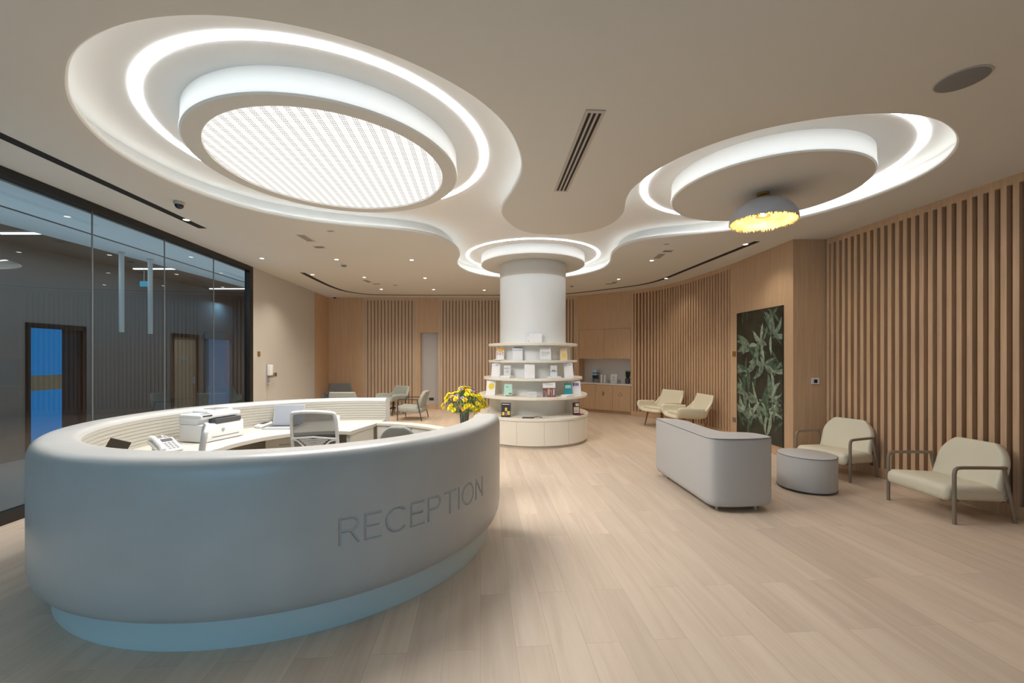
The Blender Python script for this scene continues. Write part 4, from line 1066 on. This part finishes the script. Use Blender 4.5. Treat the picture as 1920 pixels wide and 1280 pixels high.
t = thing('soap_dispenser', 'white hand sanitiser dispenser on a grey wall bracket by the glass partition', 'dispenser', lw(8.62, 1.2), LWa)
mb = MB(); mb.box(-.06, .06, -.012, 0, -.19, .20, .004); obj('backplate', mb, M['silver'], t)
mb = MB(); mb.box(-.055, .055, -.10, -.012, -.04, .19, .02, 3); obj('housing', mb, M['sanit'], t, True)
mb = MB(); mb.box(-.03, .03, -.11, -.04, -.08, -.03, .006); obj('nozzle', mb, M['grille'], t)
mb = MB(); mb.box(-.04, .04, -.12, -.012, -.20, -.19, .002); obj('drip_tray', mb, M['silver'], t)
for y, lb in ((8.86, 'left of the two dark wall switches beside the white dispenser'), (8.97, 'right of the two dark wall switches beside the white dispenser')):
    t = plate('wall_switch', lw(y, 1.17, .001), LWa, .085, .085, M['bronze'], lb, 'switch', ('black', [(.3, .7, .2, .8)], 'rocker')); t['group'] = 'dark switches on the white wall'
plate('outlet_plate', lw(10.75, 1.37, .001), LWa, .09, .12, M['white_wall'], 'pale flush plate near the far end of the white wall', 'outlet')
for y, lb in ((4.22, 'left brown outlet box at the foot of the slats behind the near cream armchair'), (4.10, 'right brown outlet box at the foot of the slats behind the near cream armchair')):
    t = plate('outlet_plate', (RX(y) - .001, y, .155), -PI / 2 + .0756, .09, .07, M['black'], lb, 'outlet'); t['group'] = 'outlet boxes at the foot of the slats'

# ------------------------------------------------------------------ ceiling fittings
def cpt(px, py): # plan position of a ceiling fitting from its bearing in the survey photo
    y = 775 * (H - 1.55) / (669 - py); return ((px - 960) * y / 775, y)
# black slots
def slot(name, P, wd, label):
    mb = MB(); V = [Vector(p) for p in P]; n = len(V); rows = []
    for i in range(n):
        tt = (V[min(n - 1, i + 1)] - V[max(0, i - 1)]).normalized(); nn = Vector((-tt.y, tt.x)) * wd / 2
        a, b = V[i] + nn, V[i] - nn
        rows.append([(a.x, a.y, H + .001), (b.x, b.y, H + .001), (b.x, b.y, H - .003), (a.x, a.y, H - .003)])
    R = mb.grid(rows, close_v=True); mb.cap(R[0]); mb.cap(R[-1])
    t = thing(name, label, 'ceiling slot'); obj('slot_channel', mb, M['slotblack'], t); return t
LS = lambda y: -3.82 - .070 * y
slot('ceiling_slot', [(LS(YF + .2), YF + .2), (LS(5.63), 5.63)], .105, 'straight black ceiling slot running parallel to the glass partition')
sp = catmull([(-4.36, 8.60), (-4.46, 9.6), (-4.50, 10.4), (-4.42, 11.05), (-4.1, 11.50), (-3.5, 11.68), (-2.4, 11.72), (-.4, 11.72), (.6, 11.70), (1.45, 11.50), (2.2, 10.95), (2.85, 10.35), (3.2, 9.9), (3.40, 9.3), (3.50, 8.4), (3.60, 7.4), (3.72, 6.27)], 6, False)
slot('ceiling_slot', resample(sp, .08), .095, 'long curved black ceiling slot following the far and right walls')
def downlight(x, y, label, power=5, grp='small recessed downlights'):
    t = thing('downlight', label, 'downlight', (x, y, H), 0, grp)
    mb = MB(); mb.lathe([(.044, .0), (.044, -.004), (.034, -.005), (.034, 0)], 28, cap0=False, cap1=False); obj('trim_ring', mb, M['white'], t, True)
    mb = MB(); mb.lathe([(.032, -.001), (.032, -.0035)], 24); obj('lamp', mb, M['spot'], t)
    l = bpy.data.lights.new('downlight_beam', 'SPOT'); l.energy = power * BEAM; l.color = (1, .87, .70); l.spot_size = math.radians(120); l.spot_blend = .8; l.shadow_soft_size = .04
    o = bpy.data.objects.new('downlight_beam', l); COL.objects.link(o); o.parent = t; o.location = (0, 0, -.02)
DL = [((491, 484), 'downlight just right of the top corner of the glass partition'), ((631, 486), 'downlight beside the round smoke detector, first row left'), ((772, 487), 'downlight in the first row left of the column'),
      ((683, 519.5), 'downlight between the small grey vents far left'), ((797, 521), 'downlight in the second row left of the column'), ((715, 542), 'leftmost downlight of the far row'),
      ((813, 542.5), 'middle downlight of the far row'), ((908, 543.5), 'rightmost downlight of the far row, just left of the column'), ((1222, 488), 'downlight beside the grey vent right of the column'), ((1160, 523), 'far downlight right of the column')]
for (px, py), lb in DL: downlight(*cpt(px, py), lb, 11)
downlight(LS(5.28) + .03, 5.28, 'spotlight near the end of the straight slot by the glass', 8, 'spotlights in the black slots')
downlight(*cpt(586, 514.5), 'spotlight at the left end of the curved slot', 11, 'spotlights in the black slots')
downlight(*cpt(1249, 521.5), 'spotlight in the bend of the curved slot right of the column', 3, 'spotlights in the black slots')
downlight(*cpt(1398, 457.5), 'spotlight near the right end of the curved slot', 4, 'spotlights in the black slots')
# unseen part of the room: the same lamps go on behind the camera
for k, (x, y) in enumerate(((3.4, 1.2), (-3.0, .2), (1.6, -1.4))): downlight(x, y, ['downlight in the ceiling right of the viewpoint', 'downlight in the ceiling left of the viewpoint', 'downlight in the ceiling behind the viewpoint'][k], 4)
# linear diffuser
dx, dy = .515 - .595, 4.36 - 2.94; t = thing('linear_air_diffuser', 'long grey ceiling air diffuser with three black slots', 'air vent', (.555, 3.65, H), math.atan2(dy, dx) - PI / 2)
mb = MB(); mb.box(-.072, .072, -.72, .72, -.008, .0, .002); obj('frame', mb, M['trimtaupe'], t)
for k in (-1, 0, 1):
    mb = MB(); mb.box(k * .038 - .010, k * .038 + .010, -.69, .69, -.0095, -.0075); obj('slot', mb, M['slotblack'], t)
t = thing('ceiling_speaker', 'round grey ceiling speaker grille in the upper right', 'speaker', (2.84, 2.61, H))
mb = MB(); mb.lathe([(.125, 0), (.125, -.006), (.115, -.009)], 48); obj('grille', mb, M['grille'], t, True)
mb = MB(); mb.lathe([(.132, 0), (.132, -.005), (.125, -.006), (.125, 0)], 48, cap0=False, cap1=False); obj('rim', mb, M['trimtaupe'], t, True)
t = thing('dome_camera', 'small dome security camera on the ceiling by the straight black slot', 'security camera', (*cpt(336, 378), H))
mb = MB(); mb.lathe([(.052, 0), (.052, -.03), (.045, -.035)], 32); obj('housing', mb, M['trimtaupe'], t, True)
mb = MB(); mb.lathe([(.043, -.034), (.041, -.055), (.030, -.072), (.012, -.08), (.002, -.081)], 32); obj('dome', mb, M['screen'], t, True)
t = thing('dome_camera', 'tiny dark dome camera in the far left corner of the ceiling', 'security camera', (-5.1, 11.9, H))
mb = MB(); mb.lathe([(.06, 0), (.06, -.03), (.05, -.035)], 24); obj('housing', mb, M['white'], t, True)
mb = MB(); mb.lathe([(.05, -.034), (.04, -.06), (.004, -.075)], 24); obj('dome', mb, M['screen'], t, True)
t = thing('smoke_detector', 'round white smoke detector beside a downlight on the left', 'smoke detector', (*cpt(645, 496), H))
mb = MB(); mb.lathe([(.06, 0), (.06, -.015), (.055, -.017)], 28); obj('base', mb, M['white'], t, True)
mb = MB(); mb.lathe([(.045, -.017), (.045, -.022), (.048, -.022), (.048, -.035), (.03, -.04)], 28); obj('sensor', mb, M['grille'], t, True)
def vent(px, py, w_, l_, label, grp=None, rz=-.05):
    t = thing('ceiling_vent', label, 'air vent', (*cpt(px, py), H), rz, grp)
    mb = MB(); mb.box(-w_ / 2, w_ / 2, -l_ / 2, l_ / 2, -.006, 0, .002); obj('frame', mb, M['trimtaupe'], t)
    mb = MB()
    for k in range(4): mb.box(-w_ / 2 + .015, w_ / 2 - .015, -l_ / 2 + .02 + k * (l_ - .04) / 4, -l_ / 2 + .02 + (k + .55) * (l_ - .04) / 4, -.008, -.0055)
    obj('louvre', mb, M['grille'], t)
vent(574, 446.5, .12, .34, 'grey slot vent in the ceiling left, nearer the glass', rz=0)
vent(599, 463, .16, .12, 'small square grey vent behind the slot vent on the left')
vent(620, 433, .09, .05, 'tiny vent plate left, close to the bright ring edge')
vent(689, 527, .12, .30, 'small grey vent beside the downlight far left')
vent(706, 532, .18, .10, 'pale plate vent behind the small grey vent far left')
vent(741, 534, .10, .10, 'tiny vent in front of the far downlight row')
vent(1236, 480, .12, .34, 'grey slot vent beside the downlight right of the column')
vent(1252, 470.5, .16, .13, 'small square grey vent right of the column')
vent(1249.5, 457.5, .08, .05, 'tiny vent plate close to the bright ring edge on the right')
vent(1152, 529.5, .12, .20, 'small vent just above the curved slot right of the column')
vent(1142, 532, .18, .09, 'pale plate vent left of the small vent over the curved slot')
t = thing('smoke_detector', 'small round smoke detector right beside the column head', 'smoke detector', (*cpt(1072, 535), H))
mb = MB(); mb.lathe([(.055, 0), (.055, -.015), (.05, -.017)], 24); obj('base', mb, M['white'], t, True)
mb = MB(); mb.lathe([(.04, -.017), (.04, -.03), (.03, -.035)], 24); obj('sensor', mb, M['grille'], t, True)

# ------------------------------------------------------------------ dome pendant lamp
t = thing('dome_pendant_lamp', 'grey plaster dome pendant lamp with glowing gold leaf inside', 'pendant lamp', (2.69, 4.43, H))
mb = MB(); mb.lathe([(.062, 0), (.062, -.022), (.05, -.026)], 32); obj('ceiling_rose', mb, M['gold'], t, True)
mb = MB(); mb.tube([(0, 0, -.02), (0, 0, -.10)], .007, 8); obj('rod', mb, M['gold'], t, True)
RD, DZ = .325, -.305; n = 96
def dome(rs, zs, a0=0.0):
    return [(rs * math.sin(a), DZ + zs * math.cos(a)) for a in [PI / 2 * (1 - i / 12) for i in range(13)]]
rg = random.Random(3); mb = MB(); rows = []
jag = [rg.uniform(-.007, .006) for _ in range(n)]
for j, (r, z) in enumerate(dome(RD, .25)):
    rows.append([(max(r, .004) * math.cos(2 * PI * i / n), max(r, .004) * math.sin(2 * PI * i / n), z + (jag[i] if j == 0 else 0)) for i in range(n)])
mb.grid(rows, close_v=True); obj('dome_shell', mb, M['lampgrey'], t, True)
mb = MB(); rows = []
for j, (r, z) in enumerate(dome(RD - .010, .24)):
    rows.append([(max(r, .004) * math.cos(2 * PI * i / n), max(r, .004) * math.sin(2 * PI * i / n), z + (jag[i] if j == 0 else 0)) for i in range(n)])
mb.grid(rows, close_v=True)
for i in range(n):
    for q in range(2):
        a = 2 * PI * (i + rg.random()) / n; r = RD - .005; l = rg.uniform(.008, .036); da = rg.uniform(.010, .024)
        mb.poly([(r * math.cos(a - da), r * math.sin(a - da), DZ + .003), (r * math.cos(a + da), r * math.sin(a + da), DZ + .003), ((r + rg.uniform(-.01, .006)) * math.cos(a), (r - .002) * math.sin(a), DZ - l)])
obj('gold_leaf_lining', mb, M['goldleaf'], t, True, recalc=False)
mb = MB(); mb.sphere((0, 0, DZ + .13), .045, 3); obj('bulb', mb, M['bulb'], t, True)
mb = MB(); mb.lathe([(.07, DZ + .055), (.07, DZ + .062)], 32); obj('glare_disc', mb, M['gold'], t)
l = bpy.data.lights.new('lamp_glow', 'POINT'); l.energy = 20; l.color = (1, .86, .62); l.shadow_soft_size = .05
o = bpy.data.objects.new('lamp_glow', l); COL.objects.link(o); o.parent = t; o.location = (0, 0, DZ + .07)

# ------------------------------------------------------------------ seating
def tube_armchair(loc, rz, label, fab, met, name='armchair', thin=1.0, group=None):
    """front is +x; legs at x .28 / -.27, y +-.325"""
    t = thing(name, label, 'armchair', (*loc, 0), rz, group)
    mb = MB(); mb.box(-.30, .34, -.305, .305, .21, .355, .055, 5)
    for v in mb.bm.verts: v.co.z += (v.co.x - .3) * .06 - (.012 if v.co.x > .3 else 0)
    obj('seat', mb, fab, t, True, 60)
    # backrest: rounded top pad
    rows = []
    for side in (1, -1):
        for j in range(15):
            pass
    prof = []
    for j in range(17):
        z = .24 + j * .47 / 16; f = (z - .24) / .47
        wd = .305 if f < .5 else .305 * (1 - ((f - .5) / .5) ** 2.4 * .42)
        prof.append((z, f, wd))
    rows = []
    for z, f, wd in prof:
        x = -.20 - .15 * f
        row = []
        for i in range(13):
            y = -wd + 2 * wd * i / 12; row.append((x + .22 * y * y, y, z))
        rows.append(row)
    mb = MB(); mb.grid(rows); o = obj('backrest', mb, fab, t, True); mods(o, 2, .085, 0)
    r = .016 * thin
    for s in (-1, 1):
        y = s * .325
        mb = MB(); mb.tube([(.28, y, 0), (.28, y, .30), (.28, y, .46), (.272, y, .50), (.25, y, .518), (.21, y, .522), (.0, y, .520), (-.22, y, .515)], r, 12); fr = obj('arm_tube', mb, met, t, True)
        mb = MB(); mb.tube([(-.20, y, .53), (-.21, y, .45), (-.27, y, .2), (-.31, y * .98, 0)], r, 12); obj('leg', mb, met, t, True)
    mb = MB(); mb.tube([(-.24, -.325, .235), (-.22, 0, .22), (-.24, .325, .235)], r * .9, 8); mb.tube([(.24, -.325, .215), (.24, .325, .215)], r * .8, 8); mb.tube([(.24, -.2, .213), (-.23, -.2, .22)], r * .8, 8); mb.tube([(.24, .2, .213), (-.23, .2, .22)], r * .8, 8)
    obj('under_frame', mb, met, t, True)
    return t
tube_armchair((4.37, 4.165), PI + .03, 'cream armchair with brown tube arms nearest the camera at the right', M['creamfab'], M['bronze'])
tube_armchair((4.30, 5.50), PI + math.radians(22.5), 'cream armchair with brown tube arms standing behind the round grey pouf', M['creamfab'], M['bronze'])
tube_armchair((-2.48, 10.33), PI - .05, 'pale grey armchair with thin dark metal frame in the far seating area', M['sagefab'], M['darkleg'], thin=.7)

def shell_chair(loc, rz, label, fab, legs='wood', high=.80, name='lounge_chair', wide=.33, arm=.20):
    """one flowing shell: seat, low arms and tall back. front is +x"""
    t = thing(name, label, 'lounge chair', (*loc, 0), rz)
    path = catmull([(.35, .34), (.31, .375), (.12, .37), (-.10, .355), (-.21, .37), (-.27, .46), (-.33, .62), (-.385, high)], 4, False)
    if legs == 'star': path = catmull([(.28, .36), (.25, .40), (.06, .40), (-.13, .38), (-.21, .41), (-.245, .50), (-.27, .63), (-.30, high)], 4, False)
    rows = []; m = len(path)
    for i, (x, z) in enumerate(path):
        f = i / (m - 1); a = path[max(0, i - 1)]; b = path[min(m - 1, i + 1)]; tx, tz = b[0] - a[0], b[1] - a[1]; l = math.hypot(tx, tz)
        nx, nz = (tz / l, -tx / l)      # towards the sitter
        if nz < 0 and f < .5: nx, nz = -nx, -nz
        hgt = arm * (.55 + .45 * math.sin(min(1, f / .12) * PI / 2)) if f < .55 else arm * max(.12, 1 - (f - .55) / .38)
        wd = wide * (.86 + .14 * math.sin(min(1, f / .15) * PI / 2)) * (1 - .22 * max(0, (f - .6) / .4))
        row = []
        for s, hh in ((-1.06, 1), (-1.04, .62), (-.97, .25), (-.82, .05), (-.5, 0), (-.2, 0), (.2, 0), (.5, 0), (.82, .05), (.97, .25), (1.04, .62), (1.06, 1)):
            k = hh * hgt; ux, uz = (nx, nz) if f > .5 else (0.25 * nx, 1.0)
            row.append((x + ux * k, s * wd, z + uz * k))
        rows.append(row)
    mb = MB(); mb.grid(rows); o = obj('shell', mb, fab, t, True, 180); mods(o, 2, .06, 0)
    mb = MB(); mb.box(-.20, .30 if legs == 'wood' else .24, -wide * .74, wide * .74, .37, .445, .035, 4)
    for v in mb.bm.verts: v.co.z += v.co.x * .07
    obj('seat_cushion', mb, fab, t, True, 60)
    if legs == 'wood':
        for sx, sy in ((1, 1), (1, -1), (-1, 1), (-1, -1)):
            mb = MB(); mb.tube([(sx * .20 - .02, sy * .20, .37), (sx * .27 - .02, sy * .25, 0)], [.022, .011], 10); obj('leg', mb, M['walnut'], t, True)
    else:
        mb = MB(); mb.tube([(0, 0, .36), (0, 0, .19)], .025, 12); obj('post', mb, M['darkleg'], t, True)
        for k in range(4):
            a = PI / 4 + k * PI / 2; mb = MB(); mb.tube([(0, 0, .20), (.14 * math.cos(a), .14 * math.sin(a), .13), (.30 * math.cos(a), .30 * math.sin(a), .008)], [.02, .016, .010], 8); obj('leg', mb, M['darkleg'], t, True)
    return t
shell_chair((3.34, 9.25), PI + .50, 'cream shell lounge chair beside the curved slats, the farther of the pair', M['creamfab'])
shell_chair((3.52, 8.30), PI + .10, 'cream shell lounge chair behind the grey loveseat, the nearer of the pair', M['creamfab'])
shell_chair((-3.20, 11.15), PI + .95, 'sage grey shell chair with dark swivel base by the far slats', M['sagefab'], 'star', .76, arm=.17)
shell_chair((-3.82, 9.6), PI / 2, 'sage grey chair back showing just above the desk rim', M['sagefab'], 'star', .76, arm=.17)
shell_chair((-4.82, 11.45), -PI / 2 + .2, 'dark grey chair half hidden in the far left corner', mat('dark_grey_fabric', (.17, .17, .17), .85), 'star', .80, arm=.17)

# loveseat, seen from behind
t = thing('loveseat', 'grey upholstered low loveseat with a thick bent back, seen from behind', 'sofa', (0, 0, 0))
outer_p = [(1.90, 5.44), (1.915, 5.0), (1.94, 4.55), (1.955, 4.26), (1.967, 4.17), (2.0, 4.118), (2.06, 4.095), (2.15, 4.083), (2.30, 4.085), (2.46, 4.11), (2.58, 4.15), (2.625, 4.185)]
inner_p = [(2.61, 4.30), (2.56, 4.40), (2.44, 4.445), (2.31, 4.46), (2.25, 4.55), (2.225, 4.75), (2.215, 5.0), (2.21, 5.22), (2.14, 5.36), (2.02, 5.45), (1.95, 5.465)]
P_ = outer_p + inner_p
def shrink(P, d):
    c = offset(P, d); return c
a_ = sum(P_[i - 1][0] * P_[i][1] - P_[i][0] * P_[i - 1][1] for i in range(len(P_))); sg = -1 if a_ > 0 else 1
mb = MB(); rows = []
Pr = resample(catmull(P_, 4), .03, True)
for d, z in ((.05, .05), (.02, .062), (.004, .09), (0, .13), (0, .72), (.001, .735), (.008, .744)):
    rows.append([(x, y, z) for x, y in offset(Pr, sg * d)])
R = mb.grid(rows, close_v=True); mb.cap(R[0]); mb.cap(R[-1]); bk = obj('backrest', mb, M['greyfab'], t, True, 40)
mb = MB(); mb.tube([(x, y, .736) for x, y in offset(Pr, -sg * .001)], .0035, 6, closed=True); obj('piping', mb, M['piping'], bk, True)
for zc in ():
    pass
mb = MB(); seat = [(2.24, 4.47), (2.62, 4.42), (2.74, 4.55), (2.80, 4.85), (2.78, 5.2), (2.66, 5.42), (2.2, 5.44), (2.21, 5.1)]
Sr = resample(catmull(seat, 5), .03, True); rows = []
a_ = sum(Sr[i - 1][0] * Sr[i][1] - Sr[i][0] * Sr[i - 1][1] for i in range(len(Sr))); sg2 = -1 if a_ > 0 else 1
for d, z in ((.03, .05), (.0, .09), (0, .39), (.01, .415), (.03, .42)): rows.append([(x, y, z) for x, y in offset(Sr, sg2 * d)])
R = mb.grid(rows, close_v=True); mb.cap(R[0]); mb.cap(R[-1]); obj('seat', mb, M['greyfab'], t, True, 40)
for x, y in ((2.08, 4.20), (2.47, 4.20), (1.99, 5.30), (2.62, 5.2)):
    mb = MB(); mb.lathe([(.014, 0), (.018, .055)], 14, (x, y, 0)); obj('leg', mb, M['trimtaupe'], t, True)
# pouf
t = thing('round_pouf', 'round grey upholstered pouf between the loveseat and the cream armchairs', 'pouf', (3.49, 4.90, 0))
mb = MB(); mb.lathe([(.27, .012), (.292, .02), (.297, .04), (.298, .39), (.294, .403), (.285, .408)], 64); bd = obj('body', mb, M['greyfab'], t, True)
for z in (.400, .022):
    mb = MB(); mb.tube([(.297 * math.cos(2 * PI * i / 64), .297 * math.sin(2 * PI * i / 64), z) for i in range(64)], .0035, 6, closed=True); obj('piping', mb, M['piping'], bd, True)
